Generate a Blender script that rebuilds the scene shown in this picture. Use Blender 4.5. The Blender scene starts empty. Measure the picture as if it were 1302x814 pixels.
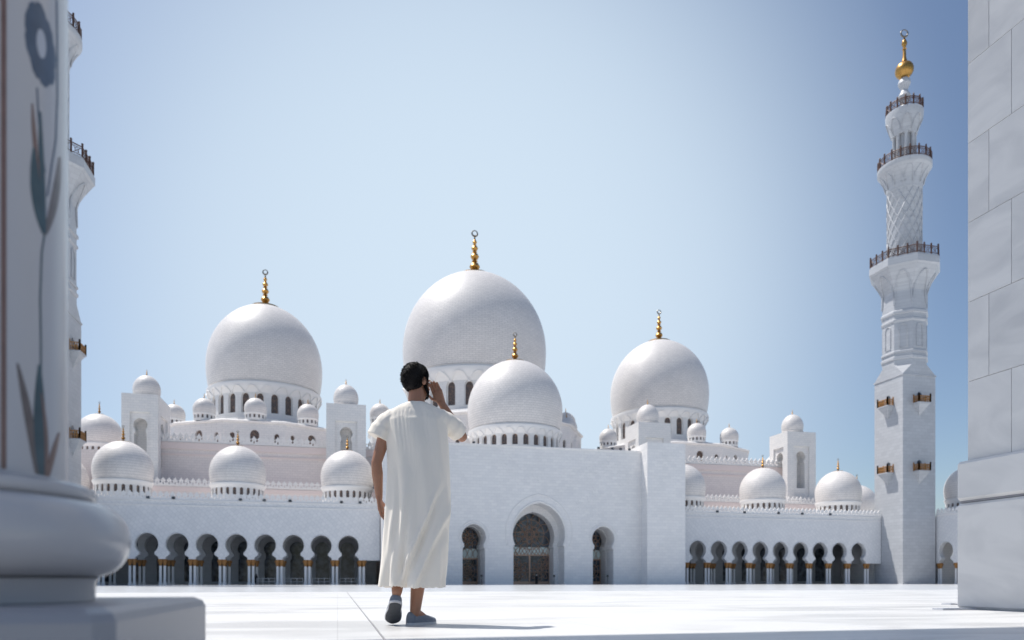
import bpy, bmesh, math, random
from mathutils import Vector, Matrix, noise
from mathutils.geometry import tessellate_polygon
random.seed(7)
PI = math.pi
R = math.radians
S = bpy.context.scene
C = S.collection

# ------------------------------------------------------------------ materials
def newmat(name):
    m = bpy.data.materials.new(name); m.use_nodes = True
    nt = m.node_tree; b = nt.nodes['Principled BSDF']
    return m, nt, b

def flat(name, col, rough=.6, metal=0, noise_amt=.12, nscale=4.0, bump=0.0):
    m, nt, b = newmat(name)
    b.inputs['Roughness'].default_value = rough; b.inputs['Metallic'].default_value = metal
    tc = nt.nodes.new('ShaderNodeTexCoord'); n = nt.nodes.new('ShaderNodeTexNoise')
    n.inputs['Scale'].default_value = nscale; n.inputs['Detail'].default_value = 5
    nt.links.new(tc.outputs['Object'], n.inputs['Vector'])
    mix = nt.nodes.new('ShaderNodeMix'); mix.data_type = 'RGBA'
    mix.inputs[6].default_value = tuple(c*(1-noise_amt) for c in col)+(1,)
    mix.inputs[7].default_value = tuple(min(1, c*(1+noise_amt)) for c in col)+(1,)
    nt.links.new(n.outputs['Fac'], mix.inputs[0]); nt.links.new(mix.outputs[2], b.inputs['Base Color'])
    if bump:
        bp = nt.nodes.new('ShaderNodeBump'); bp.inputs['Strength'].default_value = bump
        bp.inputs['Distance'].default_value = .02
        nt.links.new(n.outputs['Fac'], bp.inputs['Height']); nt.links.new(bp.outputs['Normal'], b.inputs['Normal'])
    return m

def masonry(name, c1, c2, mortar, bw=.9, bh=.45, mode='world', rough=.45, msize=.02, bump=.25, diag=False, relief=0.0, stain=.06):
    m, nt, b = newmat(name); N = nt.nodes; L = nt.links
    b.inputs['Roughness'].default_value = rough
    if mode == 'world':
        g = N.new('ShaderNodeNewGeometry'); src = g.outputs['Position']
    else:
        g = N.new('ShaderNodeTexCoord'); src = g.outputs['Object']
    sp = N.new('ShaderNodeSeparateXYZ'); L.new(src, sp.inputs[0])
    cb = N.new('ShaderNodeCombineXYZ')
    if mode == 'dome':
        at = N.new('ShaderNodeMath'); at.operation = 'ARCTAN2'; L.new(sp.outputs[0], at.inputs[0]); L.new(sp.outputs[1], at.inputs[1])
        mu = N.new('ShaderNodeMath'); mu.operation = 'MULTIPLY'; mu.inputs[1].default_value = 12; L.new(at.outputs[0], mu.inputs[0])
        L.new(mu.outputs[0], cb.inputs[0])
    else:
        ad = N.new('ShaderNodeMath'); ad.operation = 'ADD'; L.new(sp.outputs[0], ad.inputs[0]); L.new(sp.outputs[1], ad.inputs[1])
        L.new(ad.outputs[0], cb.inputs[0])
    L.new(sp.outputs[2], cb.inputs[1])
    vec = cb.outputs[0]
    if diag:
        vr = N.new('ShaderNodeVectorRotate'); vr.rotation_type = 'Z_AXIS'; vr.inputs['Angle'].default_value = R(45)
        L.new(vec, vr.inputs['Vector']); vec = vr.outputs[0]
    br = N.new('ShaderNodeTexBrick'); L.new(vec, br.inputs['Vector'])
    br.inputs['Scale'].default_value = 1; br.inputs['Brick Width'].default_value = bw; br.inputs['Row Height'].default_value = bh
    br.inputs['Mortar Size'].default_value = msize; br.inputs['Mortar Smooth'].default_value = .3
    br.inputs['Color1'].default_value = c1+(1,); br.inputs['Color2'].default_value = c2+(1,); br.inputs['Mortar'].default_value = mortar+(1,)
    n = N.new('ShaderNodeTexNoise'); n.inputs['Scale'].default_value = .22; n.inputs['Detail'].default_value = 8; n.inputs['Roughness'].default_value = .65
    L.new(src, n.inputs['Vector'])
    rp = N.new('ShaderNodeMapRange'); rp.inputs['From Min'].default_value = .3; rp.inputs['From Max'].default_value = .7
    rp.inputs['To Min'].default_value = 1-stain; rp.inputs['To Max'].default_value = 1.0
    L.new(n.outputs['Fac'], rp.inputs['Value'])
    mx = N.new('ShaderNodeMix'); mx.data_type = 'RGBA'; mx.blend_type = 'MULTIPLY'; mx.inputs[0].default_value = 1
    L.new(br.outputs['Color'], mx.inputs[6]); L.new(rp.outputs[0], mx.inputs[7]); L.new(mx.outputs[2], b.inputs['Base Color'])
    bp = N.new('ShaderNodeBump'); bp.inputs['Strength'].default_value = bump; bp.inputs['Distance'].default_value = .03
    inv = N.new('ShaderNodeMath'); inv.operation = 'SUBTRACT'; inv.inputs[0].default_value = 1; L.new(br.outputs['Fac'], inv.inputs[1])
    h = inv.outputs[0]
    if relief:
        v = N.new('ShaderNodeTexVoronoi'); v.feature = 'SMOOTH_F1'; v.inputs['Scale'].default_value = 1.3
        nz = N.new('ShaderNodeTexNoise'); nz.inputs['Scale'].default_value = .9; nz.inputs['Detail'].default_value = 3; L.new(src, nz.inputs['Vector'])
        vm = N.new('ShaderNodeVectorMath'); vm.operation = 'MULTIPLY_ADD'; vm.inputs[1].default_value = (3, 3, 3)
        L.new(nz.outputs['Color'], vm.inputs[0]); L.new(src, vm.inputs[2]); L.new(vm.outputs[0], v.inputs['Vector'])
        mk = N.new('ShaderNodeTexNoise'); mk.inputs['Scale'].default_value = .13; L.new(src, mk.inputs['Vector'])
        r2 = N.new('ShaderNodeMapRange'); r2.inputs['From Min'].default_value = .48; r2.inputs['From Max'].default_value = .6
        r2.inputs['To Max'].default_value = relief; L.new(mk.outputs['Fac'], r2.inputs['Value'])
        pr = N.new('ShaderNodeMath'); pr.operation = 'MULTIPLY'; L.new(v.outputs['Distance'], pr.inputs[0]); L.new(r2.outputs[0], pr.inputs[1])
        sm = N.new('ShaderNodeMath'); sm.operation = 'ADD'; L.new(h, sm.inputs[0]); L.new(pr.outputs[0], sm.inputs[1]); h = sm.outputs[0]
    L.new(h, bp.inputs['Height']); L.new(bp.outputs['Normal'], b.inputs['Normal'])
    return m

W1, W2, WM = (.80, .785, .77), (.74, .735, .73), (.60, .60, .60)
M = {}
M['arcade'] = masonry('arcade_marble', (.76, .76, .77), (.70, .705, .72), (.56, .57, .60), .62, .62, diag=True, bump=.4)
M['portico'] = masonry('portico_marble', (.85, .835, .82), (.785, .775, .77), (.72, .71, .71), 1.0, .5, relief=7, bump=.5)
M['wall'] = masonry('white_marble_wall', W1, W2, WM, .9, .45)
M['hall'] = masonry('rose_marble_wall', (.80, .735, .715), (.75, .69, .675), (.60, .54, .53), .9, .45, relief=1.2)
M['pink'] = flat('rose_marble_band', (.77, .665, .64), .5, 0, .06)
M['dome'] = masonry('dome_marble', (.77, .735, .71), (.70, .67, .65), (.50, .485, .48), .95, .42, mode='dome', bump=.32, msize=.03)
M['drum'] = masonry('drum_marble', (.80, .78, .76), (.76, .745, .73), (.64, .63, .62), 1.2, .6, mode='dome', bump=.2)
M['trim'] = flat('plain_white_marble', (.79, .775, .765), .45, 0, .04, .8)
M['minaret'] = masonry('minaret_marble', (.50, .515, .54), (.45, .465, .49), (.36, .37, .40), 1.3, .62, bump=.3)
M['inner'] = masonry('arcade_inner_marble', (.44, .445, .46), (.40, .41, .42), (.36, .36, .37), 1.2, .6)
M['gold'] = flat('gilded_metal', (.45, .25, .07), .36, .85, .2, 2)
M['goldpaint'] = flat('gilt_carving', (.36, .18, .06), .5, .35, .3, 9, .3)
M['bronze'] = flat('bronze_railing', (.09, .045, .032), .5, .3, .25, 5)
M['brass'] = flat('brass_lattice', (.46, .31, .23), .45, .4, .2, 5)
M['silver'] = flat('grey_gilt_crescent', (.22, .20, .17), .4, .7, .2, 3)
M['black'] = flat('black_paint', (.015, .015, .018), .45, 0, .2)
M['pale_glass'] = flat('etched_pale_glass', (.62, .72, .70), .25, 0, .15, 1.5)

def glass_dark(name, col, rough=.12):
    m, nt, b = newmat(name)
    n = nt.nodes.new('ShaderNodeTexNoise'); n.inputs['Scale'].default_value = 1.1; n.inputs['Detail'].default_value = 4
    g = nt.nodes.new('ShaderNodeNewGeometry'); nt.links.new(g.outputs['Position'], n.inputs['Vector'])
    cr = nt.nodes.new('ShaderNodeValToRGB'); cr.color_ramp.elements[0].position = .35; cr.color_ramp.elements[1].position = .65
    cr.color_ramp.elements[0].color = tuple(c*.4 for c in col)+(1,); cr.color_ramp.elements[1].color = tuple(c*2.2 for c in col)+(1,)
    nt.links.new(n.outputs['Fac'], cr.inputs[0]); nt.links.new(cr.outputs[0], b.inputs['Base Color'])
    b.inputs['Roughness'].default_value = rough
    return m
M['glass'] = glass_dark('dark_window_glass', (.055, .065, .08))

def grille(name):
    m, nt, b = newmat(name); N = nt.nodes; L = nt.links
    tc = N.new('ShaderNodeTexCoord'); v = N.new('ShaderNodeTexVoronoi'); v.feature = 'DISTANCE_TO_EDGE'; v.inputs['Scale'].default_value = 3.0
    L.new(tc.outputs['Object'], v.inputs['Vector'])
    cr = N.new('ShaderNodeValToRGB'); cr.color_ramp.interpolation = 'CONSTANT'
    cr.color_ramp.elements[0].color = (.24, .15, .10, 1); cr.color_ramp.elements[1].position = .07; cr.color_ramp.elements[1].color = (.05, .05, .06, 1)
    L.new(v.outputs['Distance'], cr.inputs[0]); L.new(cr.outputs[0], b.inputs['Base Color']); b.inputs['Roughness'].default_value = .4
    return m
M['grille'] = grille('pierced_window_grille')

def paving(name, col, bw, bh, rough, dark=.9, stain=.05):
    m, nt, b = newmat(name); N = nt.nodes; L = nt.links
    g = N.new('ShaderNodeNewGeometry'); br = N.new('ShaderNodeTexBrick'); L.new(g.outputs['Position'], br.inputs['Vector'])
    br.offset = 0; br.inputs['Scale'].default_value = 1; br.inputs['Brick Width'].default_value = bw; br.inputs['Row Height'].default_value = bh
    br.inputs['Mortar Size'].default_value = .004; br.inputs['Color1'].default_value = col+(1,)
    br.inputs['Color2'].default_value = tuple(c*.975 for c in col)+(1,); br.inputs['Mortar'].default_value = tuple(c*dark for c in col)+(1,)
    n = N.new('ShaderNodeTexNoise'); n.inputs['Scale'].default_value = .5; n.inputs['Detail'].default_value = 9; n.inputs['Distortion'].default_value = 1.6
    mp = N.new('ShaderNodeMapping'); mp.inputs['Scale'].default_value = (.6, 2.2, 1); L.new(g.outputs['Position'], mp.inputs[0]); L.new(mp.outputs[0], n.inputs['Vector'])
    rp = N.new('ShaderNodeMapRange'); rp.inputs['From Min'].default_value = .36; rp.inputs['From Max'].default_value = .50
    rp.inputs['To Min'].default_value = 1-stain; L.new(n.outputs['Fac'], rp.inputs['Value'])
    mx = N.new('ShaderNodeMix'); mx.data_type = 'RGBA'; mx.blend_type = 'MULTIPLY'; mx.inputs[0].default_value = 1
    L.new(br.outputs['Color'], mx.inputs[6]); L.new(rp.outputs[0], mx.inputs[7]); L.new(mx.outputs[2], b.inputs['Base Color'])
    rr = N.new('ShaderNodeMapRange'); rr.inputs['To Min'].default_value = rough*.7; rr.inputs['To Max'].default_value = rough*1.3
    L.new(n.outputs['Fac'], rr.inputs['Value']); L.new(rr.outputs[0], b.inputs['Roughness'])
    return m
M['paving'] = paving('white_marble_paving', (.66, .66, .655), 1.7, 1.7, .4, .84, .2)
M['court'] = paving('polished_courtyard_marble', (.72, .74, .76), 3, 3, .22)

def slabmat():
    m, nt, b = newmat('honed_marble_blocks'); N = nt.nodes; L = nt.links
    g = N.new('ShaderNodeNewGeometry')
    n = N.new('ShaderNodeTexNoise'); n.inputs['Scale'].default_value = 1.2; n.inputs['Detail'].default_value = 10; n.inputs['Distortion'].default_value = 1.5
    ad = N.new('ShaderNodeVectorMath'); ad.operation = 'MULTIPLY_ADD'; ad.inputs[1].default_value = (9, 9, 9)
    cx = N.new('ShaderNodeCombineXYZ'); L.new(g.outputs['Random Per Island'], cx.inputs[0]); L.new(g.outputs['Random Per Island'], cx.inputs[2])
    mp = N.new('ShaderNodeMapping'); mp.inputs['Rotation'].default_value = (.5, .3, 0); mp.inputs['Scale'].default_value = (1, .8, 1.6)
    L.new(g.outputs['Position'], mp.inputs[0]); L.new(cx.outputs[0], ad.inputs[0]); L.new(mp.outputs[0], ad.inputs[2]); L.new(ad.outputs[0], n.inputs['Vector'])
    cr = N.new('ShaderNodeValToRGB')
    e = cr.color_ramp.elements; e[0].position = .3; e[0].color = (.54, .54, .55, 1); e[1].position = .62; e[1].color = (.66, .655, .655, 1)
    L.new(n.outputs['Fac'], cr.inputs[0])
    rp = N.new('ShaderNodeMapRange'); rp.inputs['To Min'].default_value = .93; L.new(g.outputs['Random Per Island'], rp.inputs['Value'])
    mx = N.new('ShaderNodeMix'); mx.data_type = 'RGBA'; mx.blend_type = 'MULTIPLY'; mx.inputs[0].default_value = 1
    L.new(cr.outputs[0], mx.inputs[6]); L.new(rp.outputs[0], mx.inputs[7]); L.new(mx.outputs[2], b.inputs['Base Color'])
    b.inputs['Roughness'].default_value = .38
    return m
M['slab'] = slabmat()
M['joint'] = flat('grey_joint', (.24, .24, .26), .8)
M['plinth'] = flat('shade_darkened_plinth_marble', (.30, .30, .32), .3, 0, .06, 3)  # the column's marble, darkened: gallery shade is put into this colour
M['colmarble'] = flat('polished_column_marble', (.50, .485, .49), .22, 0, .05, 3)
M['in_blue'] = flat('blue_stone_inlay', (.07, .10, .15), .3, 0, .35, 30)
M['in_teal'] = flat('teal_stone_inlay', (.05, .09, .11), .3, 0, .4, 30)
M['in_red'] = flat('red_jasper_inlay', (.19, .115, .095), .3, 0, .3, 30)
M['in_rose'] = flat('grey_rose_stone_inlay', (.15, .125, .12), .3, 0, .35, 30)
M['in_pale'] = flat('pale_shell_inlay', (.45, .47, .52), .3, 0, .1, 30)
M['skin'] = flat('brown_skin', (.34, .165, .10), .5, 0, .12, 14)
M['skin'].node_tree.nodes['Principled BSDF'].inputs['Subsurface Weight'].default_value = .15
M['skin'].node_tree.nodes['Principled BSDF'].inputs['Subsurface Scale'].default_value = .01
M['hair'] = flat('black_hair', (.012, .010, .010), .6, 0, .3, 60)
M['hair'].node_tree.nodes['Principled BSDF'].inputs['Specular IOR Level'].default_value = .2
M['rim'] = flat('pale_sole_edge', (.6, .6, .62), .7, 0, .05)
M['shoe'] = flat('grey_canvas', (.20, .225, .27), .85, 0, .15, 90, .3)
M['sole'] = flat('dark_rubber_sole', (.06, .065, .075), .7, 0, .3, 40)

def cloth():
    m, nt, b = newmat('cream_linen'); N = nt.nodes; L = nt.links
    b.inputs['Base Color'].default_value = (.95, .885, .79, 1); b.inputs['Roughness'].default_value = .85
    b.inputs['Sheen Weight'].default_value = .2
    tc = N.new('ShaderNodeTexCoord')
    wv = N.new('ShaderNodeTexNoise'); wv.inputs['Scale'].default_value = 260; L.new(tc.outputs['Object'], wv.inputs['Vector'])
    mp = N.new('ShaderNodeMapping'); mp.inputs['Scale'].default_value = (9, 9, 2.2); L.new(tc.outputs['Object'], mp.inputs[0])
    cz = N.new('ShaderNodeTexNoise'); cz.inputs['Scale'].default_value = 1.6; cz.inputs['Detail'].default_value = 3; cz.inputs['Distortion'].default_value = .8
    L.new(mp.outputs[0], cz.inputs['Vector'])
    b1 = N.new('ShaderNodeBump'); b1.inputs['Strength'].default_value = .35; b1.inputs['Distance'].default_value = .02; L.new(cz.outputs['Fac'], b1.inputs['Height'])
    b2 = N.new('ShaderNodeBump'); b2.inputs['Strength'].default_value = .15; b2.inputs['Distance'].default_value = .002; L.new(wv.outputs['Fac'], b2.inputs['Height'])
    L.new(b1.outputs['Normal'], b2.inputs['Normal']); L.new(b2.outputs['Normal'], b.inputs['Normal'])
    tr = N.new('ShaderNodeBsdfTranslucent'); tr.inputs['Color'].default_value = (.93, .87, .76, 1)
    ms = N.new('ShaderNodeMixShader'); ms.inputs[0].default_value = .13
    L.new(b.outputs[0], ms.inputs[1]); L.new(tr.outputs[0], ms.inputs[2]); L.new(ms.outputs[0], N['Material Output'].inputs['Surface'])
    return m
M['cloth'] = cloth()
M['darkcloth'] = flat('black_cloth', (.02, .02, .025), .9)
M['whitecloth'] = flat('white_cloth', (.7, .7, .7), .9)

# ------------------------------------------------------------------ mesh builder
class MB:
    def __init__(s): s.v = []; s.f = []; s.m = []
    def add(s, vs, fs, mi=0):
        o = len(s.v); s.v += [tuple(v) for v in vs]
        s.f += [tuple(i+o for i in f) for f in fs]; s.m += [mi]*len(fs); return s
    def box(s, x0, x1, y0, y1, z0, z1, mi=0):
        v = [(x0,y0,z0),(x1,y0,z0),(x1,y1,z0),(x0,y1,z0),(x0,y0,z1),(x1,y0,z1),(x1,y1,z1),(x0,y1,z1)]
        return s.add(v, [(0,3,2,1),(4,5,6,7),(0,1,5,4),(1,2,6,5),(2,3,7,6),(3,0,4,7)], mi)
    def lathe(s, prof, n=32, c=(0,0,0), mi=0, rot=0):
        vs = []; fs = []
        k = len(prof)
        for (r, z) in prof:
            for i in range(n):
                a = rot+2*PI*i/n; vs.append((c[0]+max(r, 1e-4)*math.cos(a), c[1]+max(r, 1e-4)*math.sin(a), c[2]+z))
        for j in range(k-1):
            for i in range(n):
                i2 = (i+1) % n; fs.append((j*n+i, j*n+i2, (j+1)*n+i2, (j+1)*n+i))
        fs.append(tuple(range(n))[::-1]); fs.append(tuple((k-1)*n+i for i in range(n)))
        return s.add(vs, fs, mi)
    def tube(s, pts, r, n=6, mi=0, closed=False):
        pts = [Vector(p) for p in pts]; rs = r if isinstance(r, (list, tuple)) else [r]*len(pts)
        vs = []; fs = []; K = len(pts); up0 = None
        for i, p in enumerate(pts):
            if closed: t = pts[(i+1) % K]-pts[i-1]
            else: t = pts[min(i+1, K-1)]-pts[max(i-1, 0)]
            t.normalize()
            if up0 is None: up0 = Vector((0,0,1)) if abs(t.z) < .9 else Vector((0,1,0))
            a = t.cross(up0)
            if a.length < 1e-3: a = t.cross(Vector((1,0,0)))
            a.normalize(); b_ = a.cross(t); up0 = b_.copy()
            for j in range(n):
                th = 2*PI*j/n; vs.append(p+rs[i]*(math.cos(th)*a+math.sin(th)*b_))
        for i in range(K if closed else K-1):
            i2 = (i+1) % K
            for j in range(n):
                j2 = (j+1) % n; fs.append((i*n+j, i*n+j2, i2*n+j2, i2*n+j))
        if not closed:
            fs.append(tuple(range(n))); fs.append(tuple((K-1)*n+j for j in range(n))[::-1])
        return s.add(vs, fs, mi)
    def ball(s, c, rx, ry=None, rz=None, n=12, m_=8, mi=0, rot=None):
        ry = ry or rx; rz = rz or rx; vs = []; fs = []
        for j in range(m_+1):
            ph = -PI/2+PI*j/m_
            for i in range(n):
                a = 2*PI*i/n; cr = max(math.cos(ph), 1e-3)
                p = Vector((rx*cr*math.cos(a), ry*cr*math.sin(a), rz*math.sin(ph)))
                if rot: p = rot @ p
                vs.append(p+Vector(c))
        for j in range(m_):
            for i in range(n):
                i2 = (i+1) % n; fs.append((j*n+i, j*n+i2, (j+1)*n+i2, (j+1)*n+i))
        fs.append(tuple(range(n))[::-1]); fs.append(tuple(m_*n+i for i in range(n)))
        return s.add(vs, fs, mi)
    def capsule(s, a, b, ra, rb, n=12):
        a = Vector(a); b = Vector(b)
        s.ball(a, ra, n=n); s.ball(b, rb, n=n); s.tube([a, b], [ra, rb], n); return s
    def slab(s, outer, holes, y0, y1, mapf=None, skip=None, back=True, mi=0):
        """plate in the local XZ plane, front at y0, back at y1; holes = lists of (x,z); skip(i)->True leaves that outer edge open"""
        mapf = mapf or (lambda x, y, z: (x, y, z))
        loops = [outer]+holes; flatp = [p for l in loops for p in l]
        tris = tessellate_polygon([[Vector((p[0], p[1], 0)) for p in l] for l in loops])
        n = len(flatp); vs = [mapf(p[0], y0, p[1]) for p in flatp]+[mapf(p[0], y1, p[1]) for p in flatp]
        fs = []
        for t in tris:
            a, b, c = [flatp[i] for i in t]
            ar = (b[0]-a[0])*(c[1]-a[1])-(c[0]-a[0])*(b[1]-a[1])
            if abs(ar) < 1e-9: continue
            t = tuple(t) if ar > 0 else tuple(t)[::-1]
            fs.append(t)
            if back: fs.append(tuple(i+n for i in t)[::-1])
        o = 0
        for li, l in enumerate(loops):
            k = len(l)
            A = sum(l[i][0]*l[(i+1) % k][1]-l[(i+1) % k][0]*l[i][1] for i in range(k))
            for i in range(k):
                if li == 0 and skip and skip(i): continue
                a, b = o+i, o+(i+1) % k
                q = (a, b, b+n, a+n)
                if (A > 0) != (li == 0): q = q[::-1]
                fs.append(q[::-1])
            o += k
        return s.add(vs, fs, mi)
    def build(s, name, mats, parent=None, off=None, smooth=False, loc=None):
        me = bpy.data.meshes.new(name)
        vs = s.v if off is None else [(v[0]-off[0], v[1]-off[1], v[2]-off[2]) for v in s.v]
        me.from_pydata(vs, [], s.f)
        if not isinstance(mats, (list, tuple)): mats = [mats]
        for m in mats: me.materials.append(m)
        me.polygons.foreach_set('material_index', s.m)
        if smooth: me.polygons.foreach_set('use_smooth', [True]*len(s.f))
        bm = bmesh.new(); bm.from_mesh(me); bmesh.ops.recalc_face_normals(bm, faces=bm.faces) if smooth != 'raw' else None
        if smooth is True:
            for e in bm.edges:
                if len(e.link_faces) == 2 and e.calc_face_angle(0) > R(38): e.smooth = False
        bm.to_mesh(me); bm.free(); me.update()
        ob = bpy.data.objects.new(name, me); C.objects.link(ob)
        if parent: ob.parent = parent
        if loc: ob.location = loc
        return ob

def thing(name, label, cat, loc=(0,0,0), rz=0, group=None):
    o = bpy.data.objects.new(name, None); C.objects.link(o); o.location = loc; o.rotation_euler = (0,0,rz)
    o.empty_display_size = .2; o['label'] = label; o['category'] = cat
    if group: o['group'] = group
    return o
KIDS = {}
def copy_tree(o, parent=None):
    c = o.copy(); C.objects.link(c)
    if parent: c.parent = parent
    for ch in [x for x in bpy.data.objects if x.parent == o]: copy_tree(ch, c)
    return c
def relabel(o, label, loc, rz=None, group=None):
    o['label'] = label; o.location = loc
    if rz is not None: o.rotation_euler = (0,0,rz)
    if group: o['group'] = group
    return o
def structure(o, kind='structure'): o['kind'] = kind; return o

# ------------------------------------------------------------------ shape helpers
GZ = -.4                                             # courtyard level; the walking platform is at 0
def keyhole(cx, zc, r, waist_w, waist_z, jamb_w, z0, n=14, point=.06, flare=.35):
    """left foot to right foot over the arch: jambs, a waist, a near-round head with a slight point"""
    a0 = math.asin(max(-1, min(1, (waist_z-zc)/r)))
    aw = math.acos(min(1, waist_w/r))
    st = -aw                                       # start angle below horizontal
    pts = [(jamb_w, z0), (jamb_w, waist_z-flare), (waist_w, waist_z)]
    zs = zc-r*math.sin(aw)
    e = point*r; amax = math.acos(e/(r+e))
    for i in range(n+1):
        a = st+(amax-st)*i/n
        px, pz = (r*math.cos(a), zc+r*math.sin(a)) if a < 0 else ((r+e)*math.cos(a)-e, zc+(r+e)*math.sin(a))
        if i == 0: pz = max(pz, waist_z+.02)
        pts.append((max(0, px), pz))
    right = [(cx+x, z) for x, z in pts]; left = [(cx-x, z) for x, z in pts[:-1]]
    return left+right[::-1]

def arch_hole(w, z0, z1, n=7):
    h = w/2; zs = z1-h*1.1; out = [(-h, z0), (h, z0), (h, zs)]
    for i in range(1, n):
        a = PI*i/n; out.append((h*math.cos(a), zs+h*1.1*math.sin(a)))
    out.append((-h, zs)); return out

def crenels(mb, p0, p1, z, h=1.3, pitch=.84, t=.16):
    p0 = Vector((p0[0], p0[1], 0)); p1 = Vector((p1[0], p1[1], 0)); d = p1-p0; Ln = d.length; d.normalize(); nrm = Vector((-d.y, d.x, 0))
    n = max(1, int(round(Ln/pitch))); pt = Ln/n
    prof = [(-.5, 0), (.5, 0), (.5, .30), (.38, .36), (.30, .44), (.36, .52), (.46, .58), (.42, .66), (.26, .74), (.12, .85), (0, 1.0),
            (-.12, .85), (-.26, .74), (-.42, .66), (-.46, .58), (-.36, .52), (-.30, .44), (-.38, .36), (-.5, .30)]
    hl = [(0, .12), (.10, .2), (.13, .3), (0, .5), (-.13, .3), (-.10, .2)]
    for i in range(n):
        o = p0+d*(pt*(i+.5))
        mp = lambda x, y, zz: tuple(o+d*(x*pt)+nrm*y+Vector((0, 0, z+zz*h)))
        mb.slab(prof, [hl], -t/2, t/2, mapf=mp)

def dome_profile(Rr, H, base=.955, n=26):
    zw = .27*H; out = []
    for i in range(8):
        t = i/8; a = 1-t; out.append((Rr*(1-(1-base)*a**2.0), zw*t))
    for i in range(n):
        s_ = i/(n-1); s_ = math.sin(s_*PI/2)
        r = Rr*max(0, 1-s_**2.02)**.53
        out.append((r, zw+(H-zw)*s_))
    return out

def finial_mb(h, k=1.0, crescent=True):
    """gold finial of stacked beads on a leafy disc; h = full height"""
    mb = MB(); p = [(.0, -.02*h), (.34*h*k, -.035*h), (.33*h*k, 0), (.14*h*k, .025*h), (.07*h, .06*h), (.045*h, .09*h)]
    z = .10*h
    for i, (r, hh) in enumerate([(.105, .17), (.06, .05), (.085, .14), (.05, .04), (.066, .11), (.035, .03), (.045, .08)]):
        r *= h; hh *= h
        for q in range(5):
            a = PI*q/4; p.append((max(.022*h, r*math.sin(a)), z+hh*(1-math.cos(a))/2))
        z += hh
    p += [(.018*h, z), (.012*h, z+.08*h), (.0, z+.085*h)]
    mb.lathe(p, 14)
    return mb, z+.08*h
def add_finial(parent, z, h, k=1.0, cres=True):
    mb, zt = finial_mb(h, k); f = mb.build('finial', M['gold'], parent, smooth=True, loc=(0,0,z))
    if cres:
        c = MB(); pts = []; rs = []
        for i in range(24):
            a = 2*PI*i/24; pts.append((.055*h*math.cos(a), 0, zt+.055*h+.055*h*math.sin(a))); rs.append(.010*h+.010*h*(1-math.sin(a))/2)
        c.tube(pts, rs, 6, closed=True); c.build('crescent', M['silver'], f, smooth=True)
    return f

WMESH = {}
def window_mesh(Rr, w, z0, z1, depth, frame=True):
    mb = MB(); mp = lambda x, y, z: ((Rr-y)*math.sin(x/Rr), -(Rr-y)*math.cos(x/Rr), z)
    hole = arch_hole(w, z0, z1)
    mb.slab([(x*1.02, z) for x, z in hole], [], depth*.8, depth*.95, mapf=mp, mi=0)
    if frame:
        outer = [(x*1.0, z) for x, z in hole]
        inner = [(x*.84, z0+.07*w+(z-z0)*(1-.12*w/(z1-z0))) for x, z in hole]
        mb.slab(outer, [inner], depth*.62, depth*.8, mapf=mp, mi=1)
    return mb

def drum_mb(Rr, z0, z1, n, w, wz0, wz1, depth, half=None, rot=0):
    mb = MB(); half = half if half is not None else n
    out = []
    seg = 2*PI/n
    for k in range(n):
        a = ((k+.0)*seg+rot); ad = (a+PI) % (2*PI)-PI
        ww = seg*Rr/2
        mp = lambda x, y, z, a=a: ((Rr-y)*math.sin(x/Rr+a), -(Rr-y)*math.cos(x/Rr+a), z)
        outer = [(-ww, z0), (0, z0), (ww, z0), (ww, wz0), (ww, (wz0+wz1)/2), (ww, z1), (0, z1), (-ww, z1), (-ww, (wz0+wz1)/2), (-ww, wz0)]
        holes = []
        if abs(ad) <= R(112): holes = [arch_hole(w, wz0, wz1)]; out.append(a)
        mb.slab(outer, holes, 0, depth, mapf=mp, skip=lambda i: True, back=False)
    return mb, out

def make_dome(label, X, Y, Rr, zbase, H, drum_h, nwin, ww, wh, fin_h, group=None, name='dome', dr=.93, lip=.99, arches=True, deep=.35, cat='dome', scallop=True, winname='window'):
    """z origin of the thing = bottom of its drum"""
    z0 = zbase-drum_h
    t = thing(name, label, cat, (X, Y, z0), 0, group)
    sh = MB(); sh.lathe([(r, z+drum_h) for r, z in dome_profile(Rr, H)], 72); sh.build('shell', M['dome'], t, smooth=True)
    li = .055*Rr
    lp = MB(); lp.lathe([(.9*Rr, drum_h-.001), (.935*Rr, drum_h-.003), (.945*Rr, drum_h-li*.7), (lip*Rr, drum_h-li*.8), (lip*Rr*1.003, drum_h-li*1.6), (lip*Rr*.985, drum_h-li*2.3),
                         ((dr+.35*(lip-dr))*Rr, drum_h-li*3.2), (dr*Rr+.002, drum_h-li*3.95), (dr*Rr*.9, drum_h-li*3.95)], 72)
    if scallop:
        for k in range(nwin*1):
            a = 2*PI*(k+.5)/nwin
            pts = []
            for q in range(9):
                f = q/8; aa = a+(f-.5)*2*PI/nwin*.98
                zz = drum_h-li*(4.3-2.3*math.sin(PI*f)**.75)
                rr = (dr+(lip-dr)*min(1, max(0, (zz-(drum_h-li*3.95))/(li*1.9)))**1.3)*Rr*1.006
                pts.append((rr*math.sin(aa), -rr*math.cos(aa), zz))
            lp.tube(pts, .011*Rr, 4)
    lp.build('cornice', M['trim'], t, smooth=True)
    wz1 = drum_h-li*4.0
    wz0 = wz1-wh
    mb, angs = drum_mb(dr*Rr, 0, drum_h-li*3.9, nwin, ww, wz0, wz1, deep, rot=PI/nwin*0)
    mb.build('drum', M['drum'], t, smooth=False)
    wm = window_mesh(dr*Rr, ww, wz0, wz1, deep, frame=ww > .9)
    first = None
    for a in angs:
        if first is None: first = wm.build(winname, [M['grille'], M['trim']], t); o = first
        else: o = first.copy(); C.objects.link(o); o.parent = t
        o.rotation_euler = (0, 0, a)
    if fin_h: add_finial(t, drum_h+H-.02*fin_h, fin_h, cres=fin_h > 1.8)
    return t

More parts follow.
